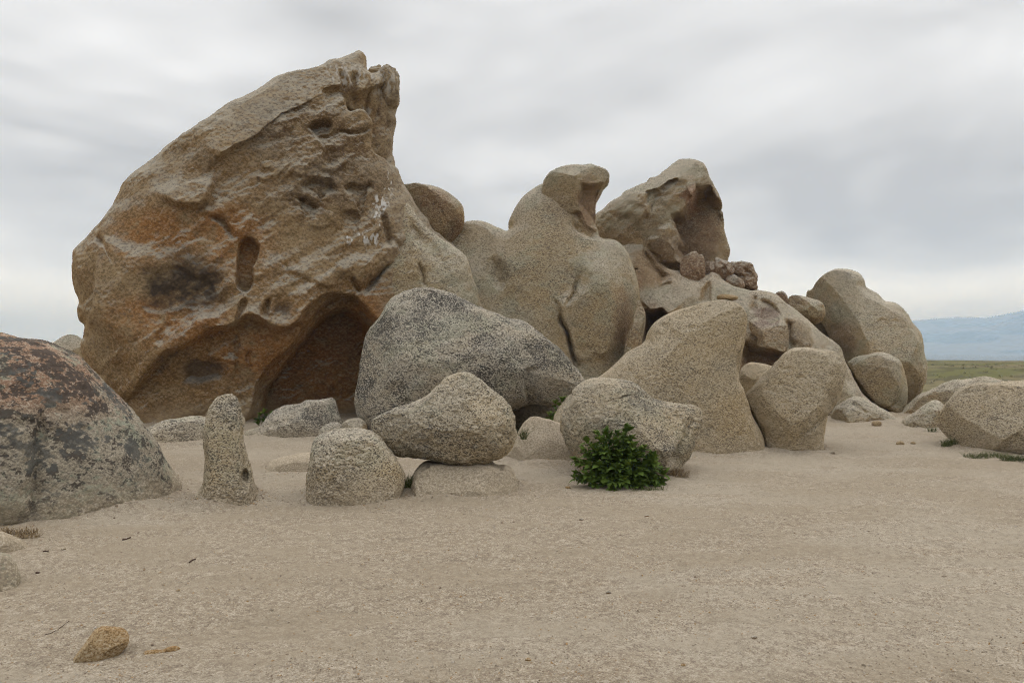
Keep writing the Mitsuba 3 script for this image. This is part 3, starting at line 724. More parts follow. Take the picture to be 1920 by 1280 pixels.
# ------------------------------------------------------------------ boulders in the middle
rock('grey_speckled_boulder', 'granite_grey', 15.2, [(670, 750), (675, 711), (682, 675), (689, 632), (700, 612), (708, 604), (720, 588), (730, 568), (752, 551), (781, 543), (817, 544), (842, 551), (865, 562), (899, 576), (935, 590), (955, 599), (986, 607), (1008, 624), (1039, 647), (1067, 677), (1087, 700), (1096, 714), (1092, 728), (1073, 745), (1045, 757),
                                                       (1028, 761), (1005, 757), (983, 757), (955, 768), (910, 830), (800, 870), (720, 850), (690, 812), (676, 784)], 1.5, 1.5,
     [('scarp', [(984, 680), (985, 700), (983, 730), (984, 758)], 40, -0.2, 'L'), ('dent', [(775, 632), (790, 625), (800, 645), (790, 662), (778, 655)], 0.06, 10), ('groove', [(700, 612), (712, 622), (716, 650)], 8, 0.06)],
     cell=1.6, lump=(0.6, 0.06), rough=0.016, flat=0.5, seed=23)
rock('tall_smooth_rock', 'granite_pale', 13.0, [(1040, 780), (1090, 722), (1123, 705), (1154, 681), (1176, 662), (1211, 640), (1217, 624), (1229, 606), (1254, 587), (1301, 573), (1348, 562), (1379, 566), (1392, 577), (1398, 590), (1399, 612), (1394, 640), (1387, 668), (1383, 695), (1384, 715), (1393, 729), (1401, 753), (1412, 782), (1426, 812), (1434, 842), (1440, 900), (1420, 960), (1250, 1000), (1080, 960), (1030, 880)], 1.15, 1.4,
     [('groove', [(1390, 600), (1372, 630), (1365, 660), (1378, 690)], 10, 0.12), ('scarp', [(1398, 605), (1380, 650), (1380, 690), (1392, 728)], 20, -0.1, 'L'), ('groove', [(1230, 640), (1290, 640), (1330, 690)], 30, 0.08), ('groove', [(1305, 590), (1320, 640), (1350, 700)], 26, 0.07)],
     cell=1.7, lump=(0.6, 0.05), rough=0.012, flat=0.4, seed=24)
rock('leaning_smooth_rock', 'granite_pale', 12.75, [(1397, 742), (1414, 721), (1439, 697), (1458, 675), (1469, 663), (1488, 655), (1516, 653), (1544, 654), (1563, 658), (1581, 672), (1587, 683), (1587, 694), (1582, 714), (1564, 758), (1551, 782), (1546, 817), (1547, 850), (1546, 900), (1500, 930), (1450, 900), (1436, 845), (1429, 815), (1411, 778), (1399, 755)], 0.75, 0.9,
     [('scarp', [(1562, 770), (1540, 785), (1515, 808), (1495, 830)], 40, 0.14, 'R'), ('groove', [(1560, 772), (1540, 786), (1515, 809), (1496, 830)], 4, 0.06)], cell=1.5, lump=(0.5, 0.05), rough=0.012, flat=0.3, seed=25)
rock('bush_side_boulder', 'granite_dotted', 10.3, [(1051, 792), (1054, 771), (1067, 749), (1082, 727), (1101, 712), (1126, 708), (1164, 712), (1189, 720), (1202, 730), (1223, 746), (1254, 757), (1286, 759), (1307, 763), (1316, 775), (1314, 796), (1304, 831), (1295, 853), (1276, 872), (1254, 889), (1220, 910), (1150, 915), (1100, 890), (1072, 850), (1057, 822)], 0.85, 0.9,
     [('scarp', [(1110, 750), (1145, 743), (1168, 738), (1188, 737), (1204, 726)], 22, 0.1, 'L'), ('scarp', [(1150, 742), (1168, 738), (1188, 737), (1202, 728)], 12, -0.1, 'R'), ('scarp', [(1300, 765), (1292, 795), (1272, 835), (1245, 875)], 30, -0.28, 'L'), ('groove', [(1200, 730), (1215, 755), (1260, 770)], 16, 0.08)],
     cell=1.5, lump=(0.4, 0.05), rough=0.016, seed=26)
rock('overturned_boulder', 'granite_dotted', 9.15, [(698, 803), (700, 788), (715, 777), (740, 765), (772, 756), (795, 745), (815, 728), (840, 707), (862, 699), (882, 700), (902, 712), (925, 735), (945, 752), (960, 772), (966, 800), (964, 827), (955, 845), (935, 858), (908, 870), (890, 877), (865, 874), (840, 866), (815, 860), (777, 854), (742, 852), (728, 842), (712, 825)], 0.62, 0.65,
     [('scarp', [(895, 738), (908, 740), (921, 742), (934, 748)], 16, -0.05, 'R'), ('groove', [(705, 800), (725, 790), (760, 780)], 5, 0.05), ('groove', [(712, 812), (735, 800), (775, 792)], 4, 0.04), ('groove', [(830, 760), (870, 752), (900, 760)], 6, 0.03)],
     cell=1.4, lump=(0.35, 0.035), rough=0.016, seed=27, contact=False)
rock('round_boulder', 'granite_dotted', 8.65, [(573, 940), (576, 900), (579, 860), (585, 830), (597, 815), (615, 809), (645, 805), (685, 805), (700, 811), (715, 822), (728, 840), (740, 855), (752, 878), (756, 900), (752, 922), (742, 950), (720, 1030), (660, 1060), (600, 1030)], 0.72, 0.7, cell=1.4, lump=(0.3, 0.035), rough=0.016, seed=28, flat=0.6)
rock('pedestal_rock', 'granite_sandy', 9.05, [(758, 970), (768, 925), (774, 902), (781, 880), (800, 868), (840, 866), (880, 870), (920, 868), (938, 876), (946, 873), (960, 880), (969, 900), (970, 930), (985, 970), (960, 1080), (860, 1110), (780, 1080)], 1.0, 0.7,
     [('groove', [(938, 878), (942, 900), (944, 915)], 6, 0.14)], cell=1.4, lump=(0.3, 0.04), rough=0.016, flat=0.8, seed=29)
rock('upright_pillar_rock', 'granite_dotted', 8.45, [(350, 945), (366, 930), (377, 912), (382, 876), (384, 849), (381, 817), (384, 790), (394, 764), (410, 743), (427, 738), (440, 742), (450, 758), (454, 777), (457, 813), (463, 846), (471, 872), (477, 893), (480, 915), (488, 960), (450, 1040), (380, 1040), (345, 990)], 0.42, 0.45,
     [('scarp', [(440, 745), (448, 800), (450, 860), (455, 930)], 16, -0.12, 'L'), ('groove', [(456, 880), (458, 915)], 5, 0.08)], cell=1.3, lump=(0.3, 0.03), rough=0.016, seed=30)
rock('lichen_boulder', 'granite_lichen', 8.9, [(-40, 628), (0, 629), (33, 633), (72, 638), (98, 646), (131, 661), (158, 677), (187, 705), (213, 731), (243, 761), (263, 790), (282, 816), (299, 846), (315, 872), (328, 895), (333, 916), (331, 940), (330, 1000), (250, 1130), (100, 1180), (-100, 1160), (-230, 1000), (-250, 800), (-150, 660)], 1.75, 1.8,
     [('groove', [(80, 740), (72, 800), (62, 870), (55, 930), (50, 990)], 8, 0.09), ('scarp', [(82, 735), (70, 810), (60, 880), (50, 990)], 45, 0.1, 'R'), ('groove', [(190, 720), (215, 780), (235, 860)], 20, 0.05)],
     cell=1.5, lump=(0.5, 0.05), rough=0.016, flat=0.5, facets=2, cut=0.3, seed=31)
rock('distant_boulder', 'granite_body', 22.5, [(92, 650), (100, 642), (114, 633), (128, 627), (143, 628), (153, 634), (162, 650), (172, 680), (150, 760), (100, 760), (85, 690)], 0.6, 0.6, cell=1.4, lump=(0.5, 0.03), seed=32)
rock('low_ledge_rock', 'granite_grey', 13.6, [(265, 830), (276, 803), (295, 793), (328, 784), (361, 780), (384, 782), (420, 800), (430, 835), (400, 880), (300, 880)], 0.7, 0.8, cell=1.5, lump=(0.4, 0.04), seed=33, flat=0.6)
rock('tilted_ledge_rock', 'granite_grey', 14.5, [(455, 815), (490, 797), (503, 779), (531, 763), (550, 760), (562, 757), (573, 749), (600, 748), (625, 747), (634, 769), (639, 784), (655, 830), (620, 880), (520, 880), (465, 850)], 0.85, 0.7,
     [('scarp', [(566, 770), (590, 764), (612, 756), (628, 752)], 16, 0.12, 'L'), ('scarp', [(550, 760), (545, 785), (520, 800), (490, 800)], 25, -0.1, 'R')], cell=1.4, lump=(0.4, 0.04), rough=0.01, flat=0.6, seed=34)
rock('broken_stone', 'granite_grey', 13.7, [(597, 815), (606, 799), (618, 793), (626, 791), (641, 796), (642, 808), (630, 830), (605, 835)], 0.25, 0.25, cell=1.2, lump=(0.2, 0.02), rough=0.007, seed=35)
rock('broken_stone_001', 'granite_tan', 14.0, [(638, 806), (641, 794), (658, 785), (677, 785), (688, 795), (686, 815), (660, 825), (645, 820)], 0.3, 0.3, cell=1.2, lump=(0.2, 0.02), rough=0.007, seed=36)
rock('flat_bedrock_step', 'granite_sandy', 10.6, [(495, 890), (505, 868), (530, 859), (580, 852), (640, 856), (660, 890), (600, 930), (520, 930)], 0.7, 0.7, cell=1.6, lump=(0.4, 0.02), rough=0.006, seed=37, p=0.4)
rock('gap_mound_rock', 'granite_sandy', 11.6, [(920, 885), (945, 850), (968, 815), (985, 790), (1005, 781), (1030, 786), (1060, 800), (1090, 850), (1110, 900), (1060, 960), (960, 950)], 0.9, 0.6, cell=1.5, lump=(0.3, 0.04), rough=0.008, seed=38)
rock('undercut_back_rock', 'granite_tan', 16.2, [(940, 800), (950, 752), (990, 748), (1040, 752), (1060, 790), (1040, 850), (960, 850)], 0.5, 0.8, cell=1.6, lump=(0.4, 0.04), seed=39, contact=False)
rock('edge_boulder', 'granite_lichen', 5.55, [(-40, 1020), (0, 1028), (18, 1035), (30, 1052), (39, 1072), (38, 1092), (25, 1130), (-20, 1160), (-80, 1130), (-90, 1060)], 0.25, 0.3, cell=1.4, lump=(0.15, 0.02), rough=0.006, seat=True, seed=40)
rock('buried_edge_rock', 'granite_sandy', 6.55, [(-60, 995), (0, 990), (20, 996), (42, 1008), (54, 1020), (48, 1050), (0, 1070), (-60, 1060)], 0.25, 0.3, cell=1.4, lump=(0.15, 0.02), rough=0.006, seat=True, seed=41)

rock('gap_back_rock', 'granite_tan', 22.6, [(1465, 600), (1485, 580), (1515, 572), (1555, 590), (1600, 640), (1625, 720), (1590, 800), (1500, 780), (1475, 680)], 0.5, 0.6, cell=1.8, seed=49, contact=False)

# right-hand side
rock('right_boulder', 'granite_pale', 12.7, [(1763, 790), (1766, 771), (1777, 752), (1792, 733), (1811, 724), (1839, 720), (1874, 717), (1918, 715), (1965, 716), (2030, 740), (2050, 800), (2035, 870), (1980, 890), (1918, 872), (1896, 862), (1858, 850), (1817, 841), (1786, 822), (1771, 806)], 1.0, 1.1,
     [('scarp', [(1805, 728), (1820, 755), (1842, 770), (1880, 775), (1920, 790)], 40, 0.3, 'R'), ('scarp', [(1830, 765), (1822, 800), (1820, 838)], 25, -0.18, 'R'), ('groove', [(1880, 790), (1884, 815)], 4, 0.05)], cell=1.5, lump=(0.5, 0.06), rough=0.011, flat=0.4, facets=6, cut=1.4, seed=42)
rock('ledge_outcrop', 'granite_tan', 18.6, [(1690, 775), (1700, 761), (1718, 746), (1746, 730), (1777, 714), (1817, 711), (1849, 706), (1868, 711), (1886, 716), (1918, 714), (2000, 716), (2080, 740), (2090, 800), (1990, 850), (1760, 850), (1700, 810)], 1.2, 1.4,
     [('scarp', [(1715, 762), (1750, 748), (1790, 728), (1830, 722)], 25, 0.2, 'L'), ('groove', [(1745, 742), (1790, 722), (1840, 716)], 4, 0.12)], cell=1.6, lump=(0.5, 0.08), rough=0.015, flat=0.5, seed=43)
rock('ledge_outcrop_001', 'granite_tan', 16.0, [(1690, 800), (1698, 783), (1718, 771), (1739, 756), (1755, 750), (1768, 758), (1790, 790), (1800, 830), (1750, 850), (1700, 830)], 0.7, 0.7,
     [('scarp', [(1705, 784), (1725, 778), (1740, 790), (1756, 800)], 14, 0.1, 'L')], cell=1.4, lump=(0.3, 0.05), rough=0.012, seed=44)
rock('gravel_ridge_rock', 'granite_tan', 17.6, [(1560, 775), (1580, 752), (1610, 744), (1640, 758), (1670, 776), (1690, 800), (1640, 830), (1570, 820)], 0.9, 0.8, [('groove', [(1585, 752), (1610, 765), (1630, 785)], 4, 0.08)], cell=1.5, lump=(0.4, 0.05), rough=0.012, seed=45)
# small stones lying on the gravel
rock('ochre_stone', 'granite_ochre', 4.3, [(136, 1232), (142, 1218), (160, 1197), (175, 1178), (190, 1169), (220, 1170), (239, 1179), (241, 1193), (216, 1219), (187, 1240), (150, 1240)], 0.11, 0.13, [('scarp', [(236, 1192), (215, 1205), (188, 1222)], 20, -0.04, 'L')], cell=1.0, p=0.3, cut=1.6, lump=(0.08, 0.008), rough=0.003, sink=0.05, seat=True, seed=46)
rock('sandstone_flake', 'granite_ochre', 4.36, [(267, 1216), (274, 1209), (290, 1207), (305, 1206), (318, 1201), (334, 1201), (338, 1205), (325, 1208), (305, 1212), (285, 1216), (272, 1221)], 0.03, 0.03, cell=0.7, lump=(0.03, 0.004), rough=0.002, sink=0.05, seat=True, seed=47)
rock('small_ochre_cobble', 'granite_ochre', 16.4, [(1634, 797), (1636, 791), (1644, 789), (1652, 791), (1653, 796), (1648, 800), (1640, 802)], 0.09, 0.09, cell=0.8, lump=(0.08, 0.012), rough=0.004, sink=0.05, seat=True, seed=48)

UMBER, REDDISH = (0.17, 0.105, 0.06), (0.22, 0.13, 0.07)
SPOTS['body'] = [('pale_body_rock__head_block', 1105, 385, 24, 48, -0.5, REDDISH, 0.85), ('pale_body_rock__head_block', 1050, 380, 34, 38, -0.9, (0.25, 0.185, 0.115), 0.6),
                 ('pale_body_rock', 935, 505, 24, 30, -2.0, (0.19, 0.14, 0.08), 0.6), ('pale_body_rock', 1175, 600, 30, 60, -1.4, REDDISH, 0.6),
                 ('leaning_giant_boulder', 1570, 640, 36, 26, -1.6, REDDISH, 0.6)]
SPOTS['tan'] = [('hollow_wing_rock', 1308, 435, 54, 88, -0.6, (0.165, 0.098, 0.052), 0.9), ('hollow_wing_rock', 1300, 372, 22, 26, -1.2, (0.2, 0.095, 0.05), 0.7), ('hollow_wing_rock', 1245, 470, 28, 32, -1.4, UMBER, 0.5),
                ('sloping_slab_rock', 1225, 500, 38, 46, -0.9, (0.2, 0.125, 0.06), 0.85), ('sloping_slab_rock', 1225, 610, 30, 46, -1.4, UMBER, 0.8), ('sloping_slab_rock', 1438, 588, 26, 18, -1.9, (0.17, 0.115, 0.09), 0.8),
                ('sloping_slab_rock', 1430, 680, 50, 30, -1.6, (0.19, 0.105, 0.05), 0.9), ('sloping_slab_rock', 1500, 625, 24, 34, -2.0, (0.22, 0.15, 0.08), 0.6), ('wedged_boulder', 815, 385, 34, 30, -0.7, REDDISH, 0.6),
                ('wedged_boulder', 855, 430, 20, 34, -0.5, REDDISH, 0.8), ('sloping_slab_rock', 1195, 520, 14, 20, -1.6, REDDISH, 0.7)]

# ------------------------------------------------------------------ ground
from scipy.spatial import cKDTree
CONTACT = cKDTree(np.vstack(GROUND_CONTACT))


def ground_sheet():
    front = np.radians(np.arange(-38, 38.001, 0.125))
    back = np.radians(np.concatenate([np.arange(41, 319.1, 4.0)]))
    th = np.concatenate([front, back])
    r = [0.4, 0.8, 1.4, 2.0, 2.6, 3.0]
    while r[-1] < 24:
        r.append(r[-1] * 1.0062)
    while r[-1] < 130:
        r.append(r[-1] * 1.016)
    while r[-1] < 5600:
        r.append(r[-1] * 1.13)
    r = np.array(r)
    Rg, Tg = np.meshgrid(r, th, indexing='ij')
    x, y = Rg * np.sin(Tg), Rg * np.cos(Tg)
    z = ground_z(x.ravel(), y.ravel()).reshape(x.shape)
    V = np.stack([x, y, z], -1).reshape(-1, 3)
    nr, nt = x.shape
    i, j = np.meshgrid(np.arange(nr - 1), np.arange(nt), indexing='ij')
    j2 = (j + 1) % nt
    a, b, c, d = i * nt + j, i * nt + j2, (i + 1) * nt + j2, (i + 1) * nt + j
    F = np.vstack([np.stack([a, c, b], -1).reshape(-1, 3), np.stack([a, d, c], -1).reshape(-1, 3)])
    centre = len(V)
    V = np.vstack([V, [[0, 0, float(V[:nt, 2].mean())]]])
    k = np.arange(nt)
    F = np.vstack([F, np.stack([np.full(nt, centre), k, (k + 1) % nt], 1)])
    n = np.cross(V[F[:, 1]] - V[F[:, 0]], V[F[:, 2]] - V[F[:, 0]])
    if n[:, 2].mean() < 0:
        F = F[:, ::-1]
    F[n[:, 2] * n[:, 2].mean() < 0] = F[n[:, 2] * n[:, 2].mean() < 0][:, ::-1]
    return V, F


scene['ground'] = mikit.ply(ground_sheet(), 'gravel', smooth=True)
labels['ground'] = {'label': 'pale tan gravel ground of decomposed granite, falling away to a green hillside', 'category': 'ground', 'kind': 'structure'}


def pebble_colour(p, n, uv):
    a = cr(p.x * 34, p.y * 34, 3)
    b = cr(p.x * 34 + 7, p.y * 34 + 1, 9)
    col = mix(C(0.25, 0.21, 0.16), C(0.36, 0.32, 0.265), ss(0.35, 0.75, a))
    col = mix(col, C(0.2, 0.155, 0.115), ss(0.6, 0.68, b))
    return mix(col, C(0.32, 0.2, 0.1), ss(0.2, 0.16, b))


bsdf('grit_mix', pebble_colour, rough=0.85)


def scatter(n, rmin, rmax, smin, smax, power, az=37.0, squash=0.7, bases=False):
    """Many small broken stones as one mesh."""
    base = np.array([[1, 0, 0], [-1, 0, 0], [0, 1, 0], [0, -1, 0], [0, 0, 1], [0, 0, -1]], float)
    tri = np.array([[0, 2, 4], [2, 1, 4], [1, 3, 4], [3, 0, 4], [2, 0, 5], [1, 2, 5], [3, 1, 5], [0, 3, 5]])
    r = np.exp(RNG.uniform(math.log(rmin), math.log(rmax), n))
    a = np.radians(RNG.uniform(-az, az, n))
    x, y = r * np.sin(a), r * np.cos(a)
    keep = (CONTACT.query(np.stack([x, y], 1))[0] > 0.02) & (fbm(np.stack([x * 1.3, y * 2.2, 0 * x], -1), 3, 231) + 0.25 * RNG.random(n) > 0.52)
    if bases:
        pts = CONTACT.data[RNG.integers(0, len(CONTACT.data), n)] + RNG.standard_normal((n, 2)) * RNG.uniform(0.02, 0.16, (n, 1))
        x, y = pts[:, 0], pts[:, 1]
        keep = (np.hypot(x, y) < rmax) & (y > 0) & (np.abs(x) < 0.75 * y)
    x, y = x[keep], y[keep]
    n = len(x)
    s = smin + (smax - smin) * RNG.random(n) ** power
    z = ground_z(x, y) + 0.15 * s
    V = base[None] * (0.65 + 0.7 * RNG.random((n, 6, 1))) + 0.25 * RNG.standard_normal((n, 6, 3))
    V[:, :, 2] *= squash
    V = V * s[:, None, None] + np.stack([x, y, z], 1)[:, None, :]
    return V.reshape(-1, 3), (tri[None] + 6 * np.arange(n)[:, None, None]).reshape(-1, 3)


GRIT = [scatter(48000, 3.2, 12.0, 0.0018, 0.0062, 3.0), scatter(900, 3.2, 13.0, 0.005, 0.013, 2.5), scatter(9000, 1.0, 14.0, 0.003, 0.013, 2.5, bases=True)]
at0 = np.cumsum([0] + [len(g[0]) for g in GRIT])
scene['gravel_grit'] = mikit.ply((np.vstack([g[0] for g in GRIT]), np.vstack([g[1] + a for g, a in zip(GRIT, at0)])), 'grit_mix')
labels['gravel_grit'] = {'label': 'loose pale and dark granite grit strewn over the open ground', 'category': 'gravel', 'kind': 'stuff'}

# ------------------------------------------------------------------ hills and air far away
def heights(us, vs, Y):
    return (np.array(us) - U0) / FOCAL * Y, EYE[2] + (650 - np.array(vs)) / FOCAL * Y


def ridge(Y0, Y1, us, vs, seed, foot):
    hx, hz = heights(us, vs, Y1)
    x = np.linspace(-5200, 5200, 1100)
    t = np.linspace(0, 1, 60)
    X, Tt = np.meshgrid(x, t, indexing='ij')
    top = np.interp(x, hx, hz)[:, None]
    Pn = np.stack([X / 620, Tt * 2.2, 0 * X], -1)
    spur = 1 - np.abs(2 * fbm(Pn, 5, seed) - 1)
    up = np.minimum(Tt * 1.25, 1)
    Z = foot + (top - foot) * sm(up) ** 0.9 * (0.62 + 0.38 * sm(up * 1.02)) + (spur - 0.75) * 75 * up * (1.12 - up) * 2.2
    Z += (fbm(np.stack([X / 130, Tt * 9, 0 * X], -1), 4, seed + 7) - 0.5) * 3 * up
    Z = np.where(Tt > 0.82, Z - (Tt - 0.82) * 400, Z)
    Yv = Y0 + (Y1 - Y0) * Tt * 1.2
    V = np.stack([X, Yv, np.maximum(Z, foot - 0.5)], -1).reshape(-1, 3)
    nx, nt = X.shape
    i, j = np.meshgrid(np.arange(nx - 1), np.arange(nt - 1), indexing='ij')
    a = i * nt + j
    F = np.stack([a, a + nt, a + nt + 1, a + 1], -1).reshape(-1, 4)
    return V, F


bsdf('mountain', lambda p, n, uv: mix(C(0.05, 0.065, 0.035), C(0.14, 0.13, 0.085), ss(0.4, 0.62, mikit.fbm(p.x * 0.004, p.y * 0.004, p.z * 0.01, 4))))
scene['mountains'] = mikit.ply(ridge(3300, 4300, [-3000, 400, 1300, 1730, 1761, 1792, 1839, 1886, 1917, 2050, 2400], [655, 655, 650, 638, 633, 621, 616, 600, 588, 560, 540], 301, -36.5), 'mountain')
scene['mountains_001'] = mikit.ply(ridge(4200, 5200, [-3000, 0, 1200, 1711, 1786, 1839, 1886, 1917, 2300], [640, 645, 630, 602, 597, 597, 588, 583, 565], 341, -36.5), 'mountain')
for k in ('mountains', 'mountains_001'):
    labels[k] = {'label': 'hazy blue mountain ridge beyond the valley', 'category': 'mountains', 'kind': 'structure'}
if HAZE:
    scene['haze'] = {'type': 'cube', 'to_world': T().translate([0, 500, 100]).scale([5900, 6300, 140]), 'bsdf': {'type': 'null'}, 'interior': {'type': 'ref', 'id': 'air'}}
    labels['haze'] = {'label': 'pale blue haze of the air over the valley', 'category': 'haze', 'kind': 'stuff'}

# ------------------------------------------------------------------ plants
scene['leaf_green'] = {'type': 'twosided', 'bsdf': {'type': 'principled', 'roughness': 0.65, 'specular': 0.15, 'base_color': mikit.proc(
    lambda p, n, uv: mix(C(0.05, 0.088, 0.016), C(0.105, 0.155, 0.025), nz(p.x * 14, p.y * 14, p.z * 14)))}}
scene['leaf_young'] = {'type': 'twosided', 'bsdf': {'type': 'principled', 'roughness': 0.65, 'specular': 0.15, 'base_color': {'type': 'rgb', 'value': [0.15, 0.205, 0.035]}}}
scene['grass_green'] = {'type': 'twosided', 'bsdf': {'type': 'principled', 'roughness': 0.7, 'specular': 0.2, 'base_color': mikit.proc(
    lambda p, n, uv: mix(C(0.05, 0.075, 0.02), C(0.12, 0.12, 0.045), nz(p.x * 40, p.y * 40, 1)))}}
scene['grass_dry'] = {'type': 'twosided', 'bsdf': {'type': 'principled', 'roughness': 0.8, 'specular': 0.2, 'base_color': mikit.proc(
    lambda p, n, uv: mix(C(0.13, 0.085, 0.045), C(0.30, 0.22, 0.12), nz(p.x * 50, p.y * 50, 1)))}}
scene['stem_green'] = {'type': 'principled', 'roughness': 0.6, 'base_color': {'type': 'rgb', 'value': [0.06, 0.08, 0.025]}}
scene['twig_bark'] = {'type': 'principled', 'roughness': 0.8, 'base_color': {'type': 'rgb', 'value': [0.06, 0.035, 0.022]}}


def leaf_mesh(seed):
    """One toothed, pointed leaf of length 1 along +y, folded along its midrib and drooping at the tip."""
    r = np.random.default_rng(seed)
    t = [0.0, 0.1, 0.2, 0.26, 0.38, 0.44, 0.56, 0.62, 0.74, 0.79, 0.9, 1.0]
    w = [0.015, 0.07, 0.27, 0.19, 0.33, 0.21, 0.29, 0.17, 0.21, 0.10, 0.08, 0.0]
    droop, fold, bend = r.uniform(0.1, 0.4), r.uniform(0.1, 0.3), r.uniform(-0.12, 0.12)
    V, F = [], []
    for a, b in zip(t, w):
        x = bend * a * a
        z = 0.1 * a - droop * a * a
        back = 0.05 if b > 0.12 else 0
        V += [(x - b * r.uniform(0.9, 1.1), a + back, z + fold * b), (x, a, z), (x + b * r.uniform(0.9, 1.1), a + back, z + fold * b)]
    for i in range(len(t) - 1):
        for k in (0, 1):
            p = 3 * i + k
            F += [(p, p + 1, p + 4), (p, p + 4, p + 3)]
    return np.array(V, float), np.array(F)


LEAVES = [leaf_mesh(40 + k) for k in range(6)]
LEAF_PLY = [[mikit.ply(m, mat, smooth=40) for m in LEAVES] for mat in ('leaf_green', 'leaf_young')]


def leaf_frame(pos, d, s, roll):
    d = d / np.linalg.norm(d)
    up = np.array([0, 0, 1.0]) if abs(d[2]) < 0.95 else np.array([0, -1.0, 0])
    x = np.cross(d, up)
    x /= np.linalg.norm(x)
    z = np.cross(x, d)
    x, z = x * math.cos(roll) + z * math.sin(roll), z * math.cos(roll) - x * math.sin(roll)
    M = np.eye(4)
    M[:3, 0], M[:3, 1], M[:3, 2], M[:3, 3] = x * s, d * s, z * s, pos
    return M


def tube(pts, r0, r1, sides=5):
    p = np.asarray(pts, float)
    V, F = [], []
    for i, q in enumerate(p):
        d = p[min(i + 1, len(p) - 1)] - p[max(i - 1, 0)]
        d /= np.linalg.norm(d)
        x = np.cross(d, [0.3, 0.2, 0.9])
        x /= np.linalg.norm(x)
        y = np.cross(d, x)
        r = r0 + (r1 - r0) * i / (len(p) - 1)
        V += [q + r * (math.cos(a) * x + math.sin(a) * y) for a in np.arange(sides) * 2 * math.pi / sides]
    for i in range(len(p) - 1):
        for k in range(sides):
            a, b = i * sides + k, i * sides + (k + 1) % sides
            F += [(a, b, b + sides), (a, b + sides, a + sides)]
    V += [p[0], p[-1]]
    n = len(p) * sides
    for k in range(sides):
        F += [(n, (k + 1) % sides, k), (n + 1, n - sides + k, n - sides + (k + 1) % sides)]
    return np.array(V), np.array(F)


def join(ms):
    V, F, k = [], [], 0
    for v, f in ms:
        V.append(v)
        F.append(f + k)
        k += len(v)
    return np.vstack(V), np.vstack(F)


def leafy(key, base, tips, per, size, parts_most, rng, label, cat, young=0.25):
    """A leafy plant: stems from the base to the tips, leaves along each stem and a young rosette on top."""
    stems, leaves = [], []
    for tip in tips:
        b = base + np.array([rng.uniform(-1, 1) * 0.25 * abs(tip[0] - base[0]) + 0.04 * rng.standard_normal(), 0.05 * rng.standard_normal(), 0])
        b[2] = base[2]
        mid = b * 0.45 + tip * 0.55 + np.array([0, 0, 0.12 * (tip[2] - b[2])])
        tt = np.linspace(0, 1, 7)[:, None]
        path = (1 - tt) ** 2 * b + 2 * tt * (1 - tt) * mid + tt ** 2 * tip
        stems.append(tube(path, 0.006, 0.0025, 4))
        out = tip - base
        ang = rng.uniform(0, 6.28)
        for k in range(per):
            f = 0.25 + 0.75 * (k + rng.uniform(0, 0.7)) / per
            f = min(f, 0.98)
            pos = (1 - f) ** 2 * b + 2 * f * (1 - f) * mid + f ** 2 * tip
            ang += 2.4
            axis = path[-1] - path[-3]
            axis /= np.linalg.norm(axis)
            e1 = np.cross(axis, [0.1, 0.9, 0.2])
            e1 /= np.linalg.norm(e1)
            e2 = np.cross(axis, e1)
            d = math.cos(ang) * e1 + math.sin(ang) * e2 + 0.55 * axis + np.array([0, -0.25, 0.0]) + 0.5 * out / (np.linalg.norm(out) + 1e-6)
            d[2] -= 0.25 * (1 - f)
            leaves.append((pos, leaf_frame(pos, d, size * (1.12 - 0.3 * f) * rng.uniform(0.6, 1.35), rng.uniform(-0.7, 0.7)), 0, rng.integers(6)))
        for k in range(5):
            ang = k * 1.256 + rng.uniform(-0.3, 0.3)
            d = np.array([math.cos(ang) * 0.75, math.sin(ang) * 0.75, 0.85]) + 0.4 * out
            leaves.append((tip, leaf_frame(tip, d, size * rng.uniform(0.45, 0.75), rng.uniform(-0.3, 0.3)), int(rng.random() < young * 2), rng.integers(6)))
    leaves = [l for l in leaves if l[0][2] + l[1][2, 1] * 1.0 > base[2] - 0.02]
    leaves.sort(key=lambda l: l[0][1] - 0.35 * l[0][2])
    scene[key + '__stems'] = mikit.ply(join(stems), 'stem_green', smooth=True)
    for k, (pos, M, y, v) in enumerate(leaves[:parts_most]):
        scene[f'{key}__leaf' + (f'_{k:03d}' if k else '')] = {**LEAF_PLY[y][v], 'to_world': T(M)}
    rest = leaves[parts_most:]
    if rest:
        ms = [(LEAVES[v][0] @ M[:3, :3].T + M[:3, 3], LEAVES[v][1]) for _, M, _, v in rest]
        scene[key + '__foliage'] = mikit.ply(join(ms), 'leaf_green', smooth=40)
        labels[key + '__foliage'] = {'label': 'inner leaves of the plant', 'kind': 'stuff'}
    tag(key, label, cat)


def gz(x, y):
    return float(ground_z(np.array([x]), np.array([y]))[0])


rng = np.random.default_rng(11)
b0 = at(1158, 900, 9.38)
b0[2] = gz(b0[0], b0[1])
